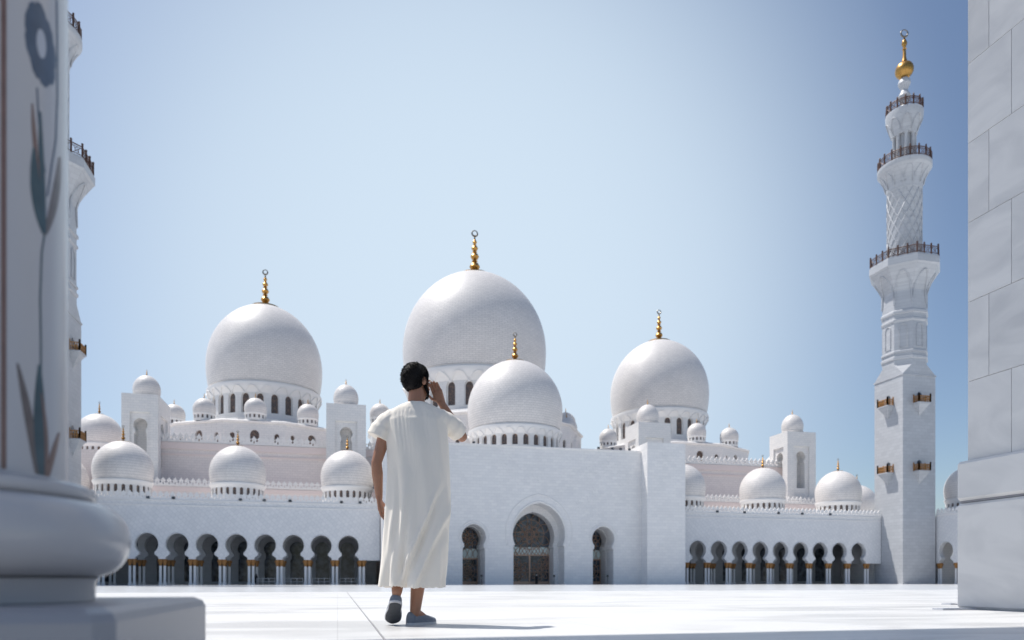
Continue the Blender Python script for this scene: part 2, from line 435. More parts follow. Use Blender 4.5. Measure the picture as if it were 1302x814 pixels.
# ------------------------------------------------------------------ setting: ground
g = MB(); g.box(-1600, 1600, -400, 2500, GZ-1.2, GZ); structure(g.build('ground', M['court']))
PE = 19.6
p = MB()
p.box(-60, .232, -30, PE, GZ+.004, 0); p.box(.246, 60, -30, PE, GZ+.004, 0); p.box(.232, .246, -30, PE, GZ+.004, -.008, 1)
structure(p.build('pavement', [M['paving'], M['joint']]))
k = MB(); k.box(-60, 60, PE+.001, PE+.35, GZ+.004, GZ+.2); structure(k.build('kerb', M['paving']))

# ------------------------------------------------------------------ arcade wings
BAY = 4.2; WT = 12.3
def column_mb(r=.2, h=3.9):
    s = MB(); s.lathe([(r*1.5, 0), (r*1.5, .12), (r*1.25, .16), (r*1.45, .26), (r*1.1, .34), (r, .4), (r*.95, h-1.0), (r*.9, h-.98)], 12)
    c = MB(); c.lathe([(r*.95, h-1.0), (r*1.15, h-.92), (r*1.0, h-.86), (r*1.2, h-.6), (r*1.75, h-.25), (r*1.85, h-.1), (r*1.55, h-.08), (r*1.9, h-.04), (r*1.9, h)], 12)
    for k in range(8):
        a = 2*PI*k/8
        for (zz, rr, sz) in ((h-.62, r*1.25, .06), (h-.30, r*1.8, .075)):
            c.ball((rr*math.cos(a), rr*math.sin(a), zz), sz, sz, sz*1.6, 6, 4)
    return s, c
cs, cc = column_mb()
col_proto = []
def place_column(parent, x, y, z=GZ):
    if not col_proto:
        a = cs.build('column', M['trim'], parent, smooth=True, loc=(x, y, z))
        b = cc.build('capital', M['goldpaint'], a, smooth=True); col_proto.append((a, b)); return a
    a0, b0 = col_proto[0]
    a = a0.copy(); C.objects.link(a); a.parent = parent; a.location = (x, y, z)
    b = b0.copy(); C.objects.link(b); b.parent = a; return a

def arcade_wall_mb(centers, x0, x1, y0, y1, top):
    """wall standing on the capitals at 3.5 m, one keyhole opening per bay"""
    mb = MB()
    zb = 3.5
    key = lambda c: keyhole(c, 5.75, 1.60, 1.06, 4.2, 1.6, zb, flare=.4, point=.05)
    outline = [(x0, zb)]
    for c in centers:
        outline += key(c)
    outline += [(x1, zb), (x1, top), (x0, top)]
    mb.slab(outline, [], y0, y1)
    # thin raised archivolts
    for c in centers:
        kh = keyhole(c, 5.75, 1.65, 1.11, 4.2, 1.6, zb, flare=.4, point=.05)[2:-2]
        mb.tube([(x, y0-.02, z) for x, z in kh], .07, 4)
    return mb

def make_wing(label, centers, x0, x1, mirror=False):
    cx = (x0+x1)/2; root = thing('arcade', label, 'arcade', (cx, 117, GZ)); off = (cx, 117, GZ)
    arcade_wall_mb(centers, x0, x1, 117, 117.9, WT).build('wall', M['arcade'], root, off)
    b = MB(); b.box(x0, x1, 116.9, 117.0, WT-.75, WT-.62); b.box(x0, x1, 116.82, 117.3, WT+.003, WT+.16)
    b.build('cornice', M['trim'], root, off)
    c = MB(); crenels(c, (x0, 117.0), (x1, 117.0), WT+.163); c.build('parapet', M['trim'], root, off)
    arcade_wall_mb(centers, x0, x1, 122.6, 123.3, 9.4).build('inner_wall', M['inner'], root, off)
    # rear wall with tall glazed keyhole windows
    holes = [keyhole(c, 5.6, 1.25, .95, 4.0, 1.15, GZ+.5, flare=.3) for c in centers]
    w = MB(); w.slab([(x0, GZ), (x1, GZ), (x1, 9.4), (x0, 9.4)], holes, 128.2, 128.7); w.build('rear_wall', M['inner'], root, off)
    for c in centers:
        o = MB(); o.slab(keyhole(0, 5.6, 1.3, 1.0, 4.0, 1.2, GZ+.45, flare=.3), [], 0, .1)
        o.build('window', M['glass'], root, loc=(c-cx, 128.45-117, -GZ))
    r = MB(); r.box(x0, x1, 117.902, 134, 9.402, WT-.1); r.build('roof', M['trim'], root, off)
    edges = [c-BAY/2 for c in centers]+[centers[-1]+BAY/2]
    for i, e in enumerate(edges):
        for y in (117.45, 122.95):
            for dx in (-.3, .3):
                if x0+.2 < e+dx < x1-.2: place_column(root, e+dx-cx, y-117, 0)
    return root
LC = [1.7-BAY*i for i in range(10)][::-1]; RC = [62.7+BAY*i for i in range(9)]
make_wing('long white arcade left of the portico, keyhole arches on gold-capped columns', LC, -40.5, 6.6)
make_wing('long white arcade right of the portico with nine keyhole arches', RC, 57.8, 101.3)
# side arcade running towards the camera at the right edge
side = thing('arcade', 'short stretch of arcade between the right minaret and the marble pillar', 'arcade', (109, 90, GZ), 0)
sc = [111.6-109.6-3.9-BAY*i*1.0 for i in range(6)]
cen = [ -(109.6-90)+BAY*i for i in range(6)]
mbs = arcade_wall_mb(cen, -21.9, 6, 0, .9, WT)
sw = mbs.build('wall', M['arcade'], side, loc=(0, 0, -GZ)); sw.rotation_euler = (0, 0, -PI/2)
b = MB(); crenels(b, (109, 84), (109, 111.8), WT+.16); b.box(108.85, 109.3, 84, 111.8, WT+.003, WT+.16); b.build('parapet', M['trim'], side, (109, 90, GZ))
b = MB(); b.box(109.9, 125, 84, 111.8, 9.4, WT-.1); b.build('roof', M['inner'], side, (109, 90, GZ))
for i in range(6):
    for dy in (-.3, .3):
        place_column(side, .45, (109.6-90)+BAY/2-BAY*i+dy if i else (109.6-90)+BAY/2-.3+dy*.8, 0)
        place_column(side, 5.0, (109.6-90)+BAY/2-BAY*i+dy if i else (109.6-90)+BAY/2-.3+dy*.8, 0)

iw = arcade_wall_mb(cen, -21.9, 6, 5, 5.7, 9.39).build('inner_wall', M['inner'], side, loc=(0, 0, -GZ)); iw.rotation_euler = (0, 0, -PI/2)
hs = [keyhole(c, 5.6, 1.25, .95, 4.0, 1.15, GZ+.5, flare=.3) for c in cen]
rw = MB().slab([(-21.9, GZ), (6, GZ), (6, 9.39), (-21.9, 9.39)], hs, 9, 9.4).build('rear_wall', M['inner'], side, loc=(0, 0, -GZ)); rw.rotation_euler = (0, 0, -PI/2)
for c in cen:
    o = MB().slab(keyhole(c, 5.6, 1.3, 1.0, 4.0, 1.2, GZ+.45, flare=.3), [], 9.2, 9.3).build('window', M['glass'], side, loc=(0, 0, -GZ)); o.rotation_euler = (0, 0, -PI/2)
# ------------------------------------------------------------------ portico
XC = 32.5
po = thing('portico', 'tall plain white portico block with three arched glass doorways', 'portico', (32.2, 114.6, GZ)); off = (32.2, 114.6, GZ)
PT = 22.3
main = keyhole(XC, 8.0, 4.5, 4.12, 6.2, 4.4, GZ, n=22, point=.16, flare=.25)
sl = [keyhole(c, 7.3, 1.98, 1.62, 5.75, 1.86, GZ, n=16, point=.09, flare=.3) for c in (21.5, 43.8)]
outline = [(6.7, GZ)]+sl[0]+main+sl[1]+[(57.7, GZ), (57.7, PT), (6.7, PT)]
w = MB(); w.slab(outline, [], 114.6, 118.0)
w.box(6.7, 57.7, 118.002, 140, 15, PT-.15); w.build('wall', M['portico'], po, off)
tr = MB(); tr.box(13.8, 50.6, 114.45, 114.9, PT+.002, PT+.18); tr.build('coping', M['trim'], po, off)
def surround(kh, cx, name, grow, th):
    """moulded frame standing just proud of the wall round an arch"""
    s_ = MB(); pts = []
    for i, (x, z) in enumerate(kh):
        a = Vector(kh[max(i-1, 0)]); b2 = Vector(kh[min(i+1, len(kh)-1)]); d = (b2-a).normalized(); nn = Vector((-d.y, d.x))
        pts.append((x+nn.x*grow, z+nn.y*grow))
    pts = [p_ for p_ in pts if p_[1] > GZ+.0]
    s_.tube([(x, 114.57, z) for x, z in pts], th, 5)
    s_.tube([(x-(pts[i][0]-x), 114.58, z) for i, (x, z) in enumerate(kh[:len(pts)]) if False] or [(cx, 114.8, 1), (cx, 114.8, 1.01)], .01, 4)
    return s_
for kh, cx, gsz in ((main, XC, 1.25), (main, XC, .22), (sl[0], 21.5, .5), (sl[1], 43.8, .5), (sl[0], 21.5, .14), (sl[1], 43.8, .14)):
    s_ = MB(); pts = []
    zmid = 8.0 if cx == XC else 7.3; sx = 4.5 if cx == XC else 1.98
    for (x, z) in kh:
        f = (sx+gsz)/sx
        pts.append((cx+(x-cx)*f, zmid+(z-zmid)*f if z > zmid-.1*sx else z))
    pts = [q for q in pts if q[1] > (5.8 if gsz > 1 else 0)]
    s_.tube([(x, 114.6, z) for x, z in pts], .10 if gsz > .4 else .13, 5); s_.build('arch_moulding', M['trim'], po, off)
inn = keyhole(XC, 7.7, 3.7, 3.35, 6.1, 3.55, GZ, n=22, point=.16, flare=.25)
w = MB(); w.slab([(26.5, GZ)]+inn+[(38.5, GZ), (38.5, 14), (26.5, 14)], [], 118.002, 120.6); w.build('inner_arch', M['wall'], po, off)
for c in (21.5, 43.8):
    kh = keyhole(c, 7.25, 1.9, 1.55, 5.75, 1.78, GZ, n=16, point=.09, flare=.3)
    w = MB(); w.slab([(c-4.5, GZ)]+kh+[(c+4.5, GZ), (c+4.5, 12), (c-4.5, 12)], [], 118.002, 120.5); w.build('inner_arch', M['wall'], po, off)

def lattice(mb, shape_test, segs, y, r):
    for pts in segs:
        run = []
        for p_ in pts:
            if shape_test(*p_): run.append((p_[0], y, p_[1]))
            else:
                if len(run) > 1: mb.tube(run, r, 4)
                run = []
        if len(run) > 1: mb.tube(run, r, 4)
def pip(poly):
    def f(x, z):
        ins = False; n = len(poly)
        for i in range(n):
            x1, z1 = poly[i]; x2, z2 = poly[(i+1) % n]
            if (z1 > z) != (z2 > z) and x < (x2-x1)*(z-z1)/(z2-z1)+x1: ins = not ins
        return ins
    return f
def petals(cx, cz, r0, r1, n, wd, rot=0):
    out = []
    for k in range(n):
        a = rot+2*PI*k/n
        for sgn in (-1, 1):
            out.append([(cx+(r0+(r1-r0)*t)*math.cos(a+sgn*wd*math.sin(PI*t)), cz+(r0+(r1-r0)*t)*math.sin(a+sgn*wd*math.sin(PI*t))) for t in [i/12 for i in range(13)]])
    return out
def circ(cx, cz, r, n=36): return [(cx+r*math.cos(2*PI*i/n), cz+r*math.sin(2*PI*i/n)) for i in range(n+1)]
def make_door(root, poly, cx, y, hw, zband0, zband1, zc, big):
    off_ = off
    gl = MB(); gl.slab([p_ for p_ in poly], [], y, y+.12)
    d = gl.build('door', M['glass'], root, off_)
    bd = MB(); bd.slab([(cx-hw, zband0), (cx+hw, zband0), (cx+hw*.95, zband1), (cx-hw*.95, zband1)], [], y-.07, y-.01); bd.build('glass_band', M['pale_glass'], d, off_)
    f = MB(); test = pip(poly); segs = []
    if big:
        segs += petals(cx, zc, .3, 1.8, 8, .3)+petals(cx, zc, 1.3, 3.9, 8, .28, PI/8)
        segs += [circ(cx, zc, .9), circ(cx, zc, 2.6)]
        for sx in (-1, 1):
            segs += petals(cx+sx*hw*.5, 2.0, .2, 1.9, 8, .3)+[circ(cx+sx*hw*.5, 2.0, 1.2)]
            segs += petals(cx+sx*hw*.95, 3.9, .3, 1.7, 8, .28)
        segs += [[(cx-hw+2*hw*t/30, (zband0+zband1)/2+(zband1-zband0)*.5*math.sin(t*.63+ph)) for t in range(31)] for ph in (0, PI, PI/2)]
        r = .062
    else:
        segs += petals(cx, zc, .15, 1.4, 8, .3)+petals(cx, zc, .8, 1.9, 8, .3, PI/8)+[circ(cx, zc, .55), circ(cx, zc, 1.1)]
        segs += petals(cx, 1.9, .2, 2.3, 8, .3, PI/8)+[circ(cx, 1.9, .8), circ(cx, 1.9, 1.3)]
        segs += [[(cx-hw+2*hw*t/20, (zband0+zband1)/2+(zband1-zband0)*.5*math.sin(t*.63+ph)) for t in range(21)] for ph in (0, PI)]
        r = .05
    lattice(f, test, segs, y-.1, r); f.build('lattice', M['brass'], d, off_)
    fr = MB(); zt = zband0
    for x in ([cx-hw+.1, cx, cx+hw-.1] if big else [cx-hw+.1, cx+hw-.1]): fr.box(x-.13, x+.13, y-.2, y-.01, GZ, zt)
    fr.box(cx-hw, cx+hw, y-.21, y-.015, GZ, GZ+.5); fr.box(cx-hw, cx+hw, y-.22, y-.02, zt-.12, zt+.1)
    fr.build('door_frame', M['brass'], d, off_)
    return d
gp = keyhole(XC, 7.7, 3.9, 3.5, 6.1, 3.75, GZ, n=22, point=.16, flare=.25)
make_door(po, gp, XC, 120.85, 3.7, 4.7, 6.1, 8.3, True)
for c in (21.5, 43.8):
    make_door(po, keyhole(c, 7.3, 2.1, 1.75, 5.75, 1.95, GZ, n=16, point=.09, flare=.3), c, 120.75, 1.9, 4.0, 5.7, 7.3, False)
for (a, b_) in ((6.7, 13.7), (50.7, 57.7)):
    m_ = MB(); m_.box(a, b_, 112, 114.595, GZ, 23.6); m_.box(a, b_, 114.597, 121, PT+.003, 23.6); m_.build('end_block', M['portico'], po, off)

# ------------------------------------------------------------------ prayer hall body
ph = thing('prayer_hall', 'broad stepped rose-white prayer hall behind the arcades', 'building', (32.2, 136, GZ)); off2 = (32.2, 136, GZ)
m_ = MB(); m_.box(-40, 104, 134.002, 140, GZ, 16.6); m_.build('lower_tier', M['hall'], ph, off2)
m_ = MB(); m_.box(-40, 104, 133.85, 134.0, 13.4, 13.9); m_.box(-40, 104, 133.84, 134, 15.7, 16.4); m_.build('string_course', M['pink'], ph, off2)
c = MB(); crenels(c, (-40, 134.0), (104, 134.0), 16.6, 1.5, .95, .2); c.build('parapet', M['trim'], ph, off2)
m_ = MB(); m_.box(-36.5, 101, 140.002, 200, GZ, 25.3); m_.build('wall', M['hall'], ph, off2)
m_ = MB(); m_.box(-36.5, 101, 139.8, 140, 24.0, 25.2); m_.box(-36.5, 101, 139.85, 140, 22.9, 23.2); m_.build('string_course', M['pink'], ph, off2)
c = MB(); crenels(c, (-36.5, 140.0), (101, 140.0), 25.3, 1.7, 1.05, .25); c.build('parapet', M['trim'], ph, off2)

def tier(X, Y, rad, z0, z1, n=12, skirt=(16, 14)):
    """dodecagonal stage under a great dome, arched windows in its faces and a stepped skirt on top"""
    st = MB(); half = PI/n; fl = rad*math.cos(half); wd = 2*rad*math.sin(half); wins = []
    for k_ in range(n):
        a = 2*PI*k_/n; ad = (a+PI) % (2*PI)-PI
        mp = lambda x, y, z, a=a: (X+(x*math.cos(a)+(fl-y)*math.sin(a)), Y+(x*math.sin(a)-(fl-y)*math.cos(a)), z)
        H = z1-z0; holes = []
        if abs(ad) < R(100):
            for dx, w_, zt in ((-wd*.36, .9, .62), (0, 1.7, .72), (wd*.36, .9, .62)):
                h_ = [(x+dx, z) for x, z in arch_hole(w_, z0+.22*H, z0+zt*H)]
                holes.append(h_); wins.append((a, dx, w_, zt))
        st.slab([(-wd/2, z0), (wd/2, z0), (wd/2, z1), (-wd/2, z1)], holes, 0, .6, mapf=mp, skip=lambda i: True, back=False)
    st.lathe([(.5, z0+.1), (rad*1.012, z1-.45), (rad*1.02, z1-.1), (rad*1.0, z1+.15), (skirt[0]*1.12, z1+.2), (skirt[0]*1.1, z1+1.0), (skirt[0], z1+1.1), (skirt[0]*.98, z1+2.0), (skirt[1], z1+2.1)][1:], n, (X, Y, 0), rot=-PI/2+half)
    st.build('dome_stage', M['wall'], ph, off2)
    for (a, dx, w_, zt) in wins:
        H = z1-z0; o = MB(); o.slab([(x+dx, z) for x, z in arch_hole(w_*1.02, z0+.22*H, z0+zt*H)], [], 0, .1, mapf=lambda x, y, z: (x, y-(fl-.45), z))
        q = o.build('window', M['grille'], ph, loc=(X-off2[0], Y-off2[1], -off2[2])); q.rotation_euler = (0, 0, a)
tier(-15.8, 170, 22.2, 25.3, 31.6, skirt=(15.5, 12.6)); tier(80.2, 170, 22.2, 25.3, 31.6, skirt=(15.5, 12.6)); tier(32.2, 170, 25.5, 25.3, 35.0, skirt=(20, 16.2))

# great domes
make_dome('large left dome with arched drum windows above the prayer hall', -15.8, 170, 12.4, 42.4, 19.5, 8.6, 24, 1.7, 4.2, 9.3, 'great domes of the prayer hall', deep=.6)
make_dome('large right dome behind the right end of the portico', 80.2, 170, 12.4, 42.4, 19.3, 8.6, 24, 1.7, 4.2, 9.0, 'great domes of the prayer hall', deep=.6)
make_dome('tallest central dome, its drum windows showing beside the man\'s raised arm', 32.2, 170.5, 17.2, 48.0, 26.0, 11.0, 24, 2.1, 5.4, 12.1, 'great domes of the prayer hall', deep=.8)
make_dome('middle-sized dome standing on the portico roof before the tallest dome', 32.2, 130, 8.85, 28.1, 13.1, 5.9, 26, 1.15, 2.0, 6.0, deep=.4)
# arcade roof domes
gA = 'small domes along the arcade roofs'
d0 = make_dome('arcade roof dome nearest the left tower, above the leftmost arches', -32.6, 123.5, 4.33, 15.9, 6.2, 3.6, 24, .5, 1.15, 2.8, gA, deep=.2, scallop=False, name='dome')
copies = [(-15.7, 123.5, 'arcade roof dome below the large left dome'), (1.6, 123.5, 'arcade roof dome just left of the man\'s shoulder'),
          (62.9, 123.5, 'arcade roof dome half hidden by the right end of the portico'), (80.0, 123.5, 'arcade roof dome right of the portico, below the right square tower'),
          (96.9, 123.5, 'arcade roof dome left of the right minaret, in front of another dome'), (115.6, 141, 'shaded dome mostly hidden behind the arcade dome by the right minaret'),
          (117.3, 112.4, 'dome cut off by the marble pillar at the right edge'), (-46.6, 139.5, 'low pinkish dome peeping out beside the left minaret')]
for x, y, lb in copies:
    relabel(copy_tree(d0), lb, (x, y, 12.3 if y < 145 else 24), group=gA)
d1 = copy_tree(d0); relabel(d1, 'taller back dome left of the left square tower with gold finial', (-46.6, 160, 24.0), group='domes behind the square towers')
d2 = copy_tree(d0); relabel(d2, 'back dome just showing behind the right square tower', (108.5, 160, 22.6), group='domes behind the square towers')
m_ = MB(); m_.box(-60, -37, 144, 190, GZ, 24); m_.build('side_wing', M['hall'], ph, off2)
m_ = MB(); m_.box(101.5, 122, 150, 190, GZ, 22.6); m_.build('side_wing', M['hall'], ph, off2)
for bx in ((101.4, 124, 118.95, 149.5), (109.95, 124, 111.85, 118.9), (-62, -40.6, 119.5, 133.9)):
    m_ = MB(); m_.box(*bx, GZ, 12.3); m_.build('side_wing', M['wall'], ph, off2)

# cupolas round the great domes
gC = 'cupolas round the great domes'
cup = make_dome('x', 0, 0, 2.15, 33.6, 3.05, 1.7, 14, .38, .7, 1.3, gC, deep=.15, scallop=False, name='cupola', cat='cupola')
def ring(cx, cy, rad, items, z):
    for a, lb in items:
        relabel(copy_tree(cup), lb, (cx+rad*math.sin(R(a)), cy-rad*math.cos(R(a)), z))
relabel(cup, 'cupola centred in front of the large left dome', (-15.8, 170-19.8, 31.7))
ring(-15.8, 170, 19.8, [(-30, 'cupola left of centre below the large left dome, larger of two side by side'), (-58, 'partly hidden cupola, leftmost round the large left dome'), (30, 'cupola at right foot of the large left dome')], 31.7)
ring(80.2, 170, 19.8, [(0, 'cupola in front of the large right dome, right of the portico tower'), (30, 'cupola at the right foot of the large right dome'), (-62, 'lone cupola on the skyline left of the large right dome')], 31.7)
relabel(copy_tree(cup), 'higher cupola partly hidden behind the portico dome', (54.9, 169.5, 36.4)).scale = (1.15,)*3
relabel(copy_tree(cup), 'lower cupola just right of the portico dome', (51.4, 158, 32.4)).scale = (1.15,)*3
relabel(copy_tree(cup), 'cupola just behind the man\'s left shoulder', (9.6, 169.5, 36.2)).scale = (1.1,)*3
m_ = MB(); m_.lathe([(3.0, 25.3), (3.0, 32.3)], 12, (51.4, 158, 0)); m_.build('turret', M['wall'], ph, off2)

# ------------------------------------------------------------------ square towers
def make_tower(label, x0, x1, y0, y1, H, niche=True):
    cx, cy = (x0+x1)/2, (y0+y1)/2; t = thing('tower', label, 'tower', (cx, cy, 16.0 if y0 < 200 else 0), 0, 'square towers of the prayer hall')
    hz = 16.0; w_, d_ = (x1-x0)/2, (y1-y0)/2; t.location.z = hz
    b = MB()
    for ang, hw, dd in ((0, w_, d_), (PI/2, d_, w_), (PI, w_, d_), (-PI/2, d_, w_)):
        mp = lambda x, y, z, ang=ang, dd=dd: ((x*math.cos(ang)+(dd-y)*math.sin(ang)), (x*math.sin(ang)-(dd-y)*math.cos(ang)), z)
        o = [(-hw, 0), (hw, 0), (hw, H-hz), (-hw, H-hz)]
        rec = [(-hw*.55, 2.6), (hw*.55, 2.6), (hw*.55, H-hz-2.9), (-hw*.55, H-hz-2.9)]
        b.slab(o, [rec], 0, .35, mapf=mp, skip=lambda i: True, back=False)
        kh = keyhole(0, H-hz-5.1, 1.15, .85, H-hz-6.3, 1.02, 4.3, flare=.3)
        b.slab([(x*.999, z) for x, z in rec], [kh], .345, 2.7, mapf=mp, skip=lambda i: True, back=False)
        n_ = MB(); n_.slab([(x*1.05, z) for x, z in kh], [], 2.6, 2.7, mapf=mp); n_.build('niche', M['wall'], t)
    b.box(-w_, w_, -d_, d_, H-hz-.3+.3, H-hz+.25)
    b.build('tower_body', M['wall'], t)
    R_ = 2.3
    s_ = MB(); s_.lathe([(r, z+H-hz+1.0) for r, z in dome_profile(R_, 3.7, .93)], 40)
    s_.lathe([(R_*.95, H-hz+.25), (R_*.93, H-hz+.6), (R_*.99, H-hz+.75), (R_*.99, H-hz+.95), (R_*.9, H-hz+1.0)], 40)
    dm = s_.build('dome', M['dome'], t, smooth=True)
    f, zt = finial_mb(1.4); f.build('finial', M['gold'], dm, smooth=True, loc=(0, 0, H-hz+4.65))
    return t
make_tower('square tower at far left with a small dome and deep keyhole niche', -36.2, -30.4, 136, 145.5, 32.4)
make_tower('square tower just left of the man with a small dome', -2.0, 5.1, 135, 142, 32.4)
make_tower('square tower rising behind the right end of the portico', 59.2, 66.3, 135, 142, 32.2)
make_tower('square tower at right, standing alone against the sky', 94.1, 101.1, 136, 142.6, 32.2)

# ------------------------------------------------------------------ minarets
def ring_railing(r, z, h, n, octo=False):
    mb = MB(); N_ = 8 if octo else 40
    def P_(a):
        if not octo: return (r*math.cos(a), r*math.sin(a))
        s_ = PI/4; k_ = math.floor((a)/s_); a0 = k_*s_; f = (a-a0)/s_
        p0 = Vector((r*math.cos(a0), r*math.sin(a0))); p1 = Vector((r*math.cos(a0+s_), r*math.sin(a0+s_))); q = p0.lerp(p1, f); return (q.x, q.y)
    for zz, rr in ((z+h, .09), (z+.12*h, .06), (z+.8*h, .05)):
        mb.tube([P_(2*PI*i/N_+1e-6)+(zz,) for i in range(N_)], rr, 5, closed=True)
    for i in range(n):
        p_ = P_(2*PI*i/n+1e-6); mb.box(p_[0]-.12, p_[0]+.12, p_[1]-.12, p_[1]+.12, z, z+h*1.15); mb.ball((p_[0], p_[1], z+h*1.28), .17, n=6, m_=4)
        a = 2*PI*(i+.5)/n; q = P_(a); a1 = 2*PI*(i+.15)/n; a2 = 2*PI*(i+.85)/n
        u, v = P_(a1), P_(a2)
        mb.tube([u+(z+.12*h,), q+(z+.45*h,), v+(z+.8*h,)], .045, 4); mb.tube([u+(z+.8*h,), q+(z+.45*h,), v+(z+.12*h,)], .045, 4)
        c0 = [(q[0]+.25*h*math.cos(t)*(-math.sin(a)), q[1]+.25*h*math.cos(t)*math.cos(a), z+.46*h+.25*h*math.sin(t)) for t in [2*PI*j/8 for j in range(8)]]
        mb.tube(c0, .04, 4, closed=True)
    return mb
def make_minaret(label, X, Y):
    t = thing('minaret', label, 'minaret', (X, Y, GZ), 0, 'minarets at the courtyard corners'); z_ = -GZ
    H = 3.6
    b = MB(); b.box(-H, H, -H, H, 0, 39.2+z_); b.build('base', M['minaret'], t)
    b = MB(); b.box(-H-.12, H+.12, -H-.12, H+.12, 39.2+z_+.003, 39.5+z_)
    # broach from square to octagon
    sq = [(-H, -H), (H, -H), (H, H), (-H, H)]; R8 = 3.95
    oc = [(R8*math.cos(PI/8+PI/4*i), R8*math.sin(PI/8+PI/4*i)) for i in range(8)]
    vs = [(x, y, 39.5+z_) for x, y in sq]+[(x, y, 41.6+z_) for x, y in oc]
    # oct order starts +22.5deg ccw: 0(22),1(67),2(112),3(157),4(202),5(247),6(292),7(337)
    fs = [(2, 4+1, 4+0), (3, 4+3, 4+2), (0, 4+5, 4+4), (1, 4+7, 4+6), (1, 2, 4+0, 4+7), (2, 3, 4+2, 4+1), (3, 0, 4+4, 4+3), (0, 1, 4+6, 4+5), tuple(range(4, 12))]
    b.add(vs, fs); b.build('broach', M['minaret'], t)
    R8b = 3.95
    pr = [(R8b, 41.61), (R8b, 42.6), (R8b+.22, 42.8), (R8b+.22, 43.2), (R8b, 43.4), (R8b, 43.9), (R8b+.2, 44.0), (R8b+.2, 44.3), (R8b-.02, 44.5), (R8b-.02, 50.0), (R8b+.2, 50.3), (R8b+.2, 50.6), (R8b, 50.8), (R8b, 51.6), (R8b+.25, 51.8), (R8b+.25, 52.2), (R8b, 52.5),
          (R8b-.05, 56.2), (R8b+.25, 57.2), (R8b+.9, 58.6), (6.05, 60.7), (6.3, 61.0), (6.3, 62.3), (6.1, 62.4), (6.1, 62.7)]
    s_ = MB(); s_.lathe([(r, z+z_) for r, z in pr], 8, rot=PI/8)
    for i in range(8):                       # sunk-looking arched panels and flare arches, raised mouldings
        a = PI/4*i; fl = R8b*math.cos(PI/8)
        mp = lambda x, z, rr: (rr*math.cos(a)-x*math.sin(a), rr*math.sin(a)+x*math.cos(a), z+z_)
        hole = arch_hole(1.3, 45.0, 49.6)
        s_.tube([mp(x, z, fl+.03) for x, z in hole], .09, 4, closed=True)
        pts = []
        for q in range(13):
            f = q/12; x = (f-.5)*3.0; zz = 53.5+6.3*math.sin(PI*f)**.6
            tt = max(0, (zz-56.2)/4.5); rr = fl+.06+(5.75-fl)*tt**1.5
            pts.append(mp(x*(1+.35*tt), zz, rr))
        s_.tube(pts, .13, 4)
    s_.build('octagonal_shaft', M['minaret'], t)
    rl = ring_railing(6.05, 62.7+z_, 1.35, 24, True); o = rl.build('railing', M['bronze'], t); o.rotation_euler = (0, 0, PI/8)
    c = MB(); c.lathe([(3.1, 62.72+z_), (3.1, 63.4+z_), (2.9, 63.6+z_), (2.9, 75.6+z_), (3.05, 75.8+z_)], 40)
    nh = 14
    for dr in (-1, 1):
        for i in range(nh):
            pts = []
            for q in range(17):
                f = q/16; a = 2*PI*i/nh+dr*f*PI*.72; pts.append((2.93*math.cos(a), 2.93*math.sin(a), 63.5+z_+12.2*f))
            c.tube(pts, .12, 4)
    c.build('lattice_shaft', M['minaret'], t, smooth=True)
    c = MB(); c.lathe([(r, z+z_) for r, z in [(2.95, 75.8), (3.1, 76.5), (3.15, 77.3), (3.6, 78.8), (4.45, 80.6), (4.65, 80.9), (4.65, 81.9), (4.4, 82.0)]], 40)
    for i in range(12):
        a0 = 2*PI*i/12; pts = []
        for q in range(11):
            f = q/10; zz = 76.6+3.6*math.sin(PI*f)**.6; tt = max(0, (zz-77)/3.9); rr = 3.18+1.35*tt**1.4; a = a0+(f-.5)*2*PI/12
            pts.append((rr*math.cos(a), rr*math.sin(a), zz+z_))
        c.tube(pts, .12, 4)
    c.build('upper_balcony', M['minaret'], t, smooth=True)
    rl = ring_railing(4.45, 82.0+z_, 1.3, 18); rl.build('railing', M['bronze'], t)
    c = MB(); c.lathe([(1.35, 82.02+z_), (1.35, 87.2+z_)], 24)
    for i in range(8):
        a = PI/4*i+.2; c.lathe([(.42, 82.02+z_), (.42, 82.6+z_), (.32, 82.7+z_), (.30, 86.8+z_), (.45, 87.1+z_)], 10, (1.75*math.cos(a), 1.75*math.sin(a), 0))
    c.build('lantern', M['minaret'], t, smooth=True)
    c = MB(); c.lathe([(r, z+z_) for r, z in [(2.15, 87.0), (2.3, 87.5), (2.7, 88.6), (3.2, 89.8), (3.25, 90.9), (3.05, 91.0)]], 16)
    for i in range(8):
        a0 = 2*PI*i/8+.2; pts = []
        for q in range(9):
            f = q/8; zz = 87.3+2.3*math.sin(PI*f)**.6; rr = 2.3+(.9)*max(0, (zz-87.5)/2.3); a = a0+(f-.5)*2*PI/8; pts.append((rr*math.cos(a), rr*math.sin(a), zz+z_))
        c.tube(pts, .09, 4)
    c.build('crown', M['minaret'], t, smooth=True)
    rl = ring_railing(3.08, 91.0+z_, 1.1, 14); rl.build('railing', M['bronze'], t)
    c = MB(); c.lathe([(r, z+z_) for r, z in [(1.5, 91.02), (1.1, 91.6), (.75, 92.0), (.6, 92.5), (.9, 93.0), (1.15, 93.6), (.75, 94.2), (.55, 94.6), (.8, 95.0), (1.1, 95.5), (1.0, 96.0), (.6, 96.4)]], 20); c.build('pedestal', M['minaret'], t, smooth=True)
    c = MB(); pr = [(.4, 96.3), (.9, 96.5)]
    for q in range(1, 9):
        a = -PI/2+PI*.9*q/8+.25; pr.append((1.62*math.cos(a), 97.9+1.55*math.sin(a)))
    pr += [(.5, 99.6), (.32, 100.3), (.27, 101.8), (.4, 101.9), (.2, 102.1), (.38, 102.6), (.5, 102.9), (.38, 103.4), (.15, 103.9), (.08, 104.3)]
    c.lathe([(r, z+z_) for r, z in pr], 24); f = c.build('finial', M['gold'], t, smooth=True)
    c = MB(); pts = []; rs = []
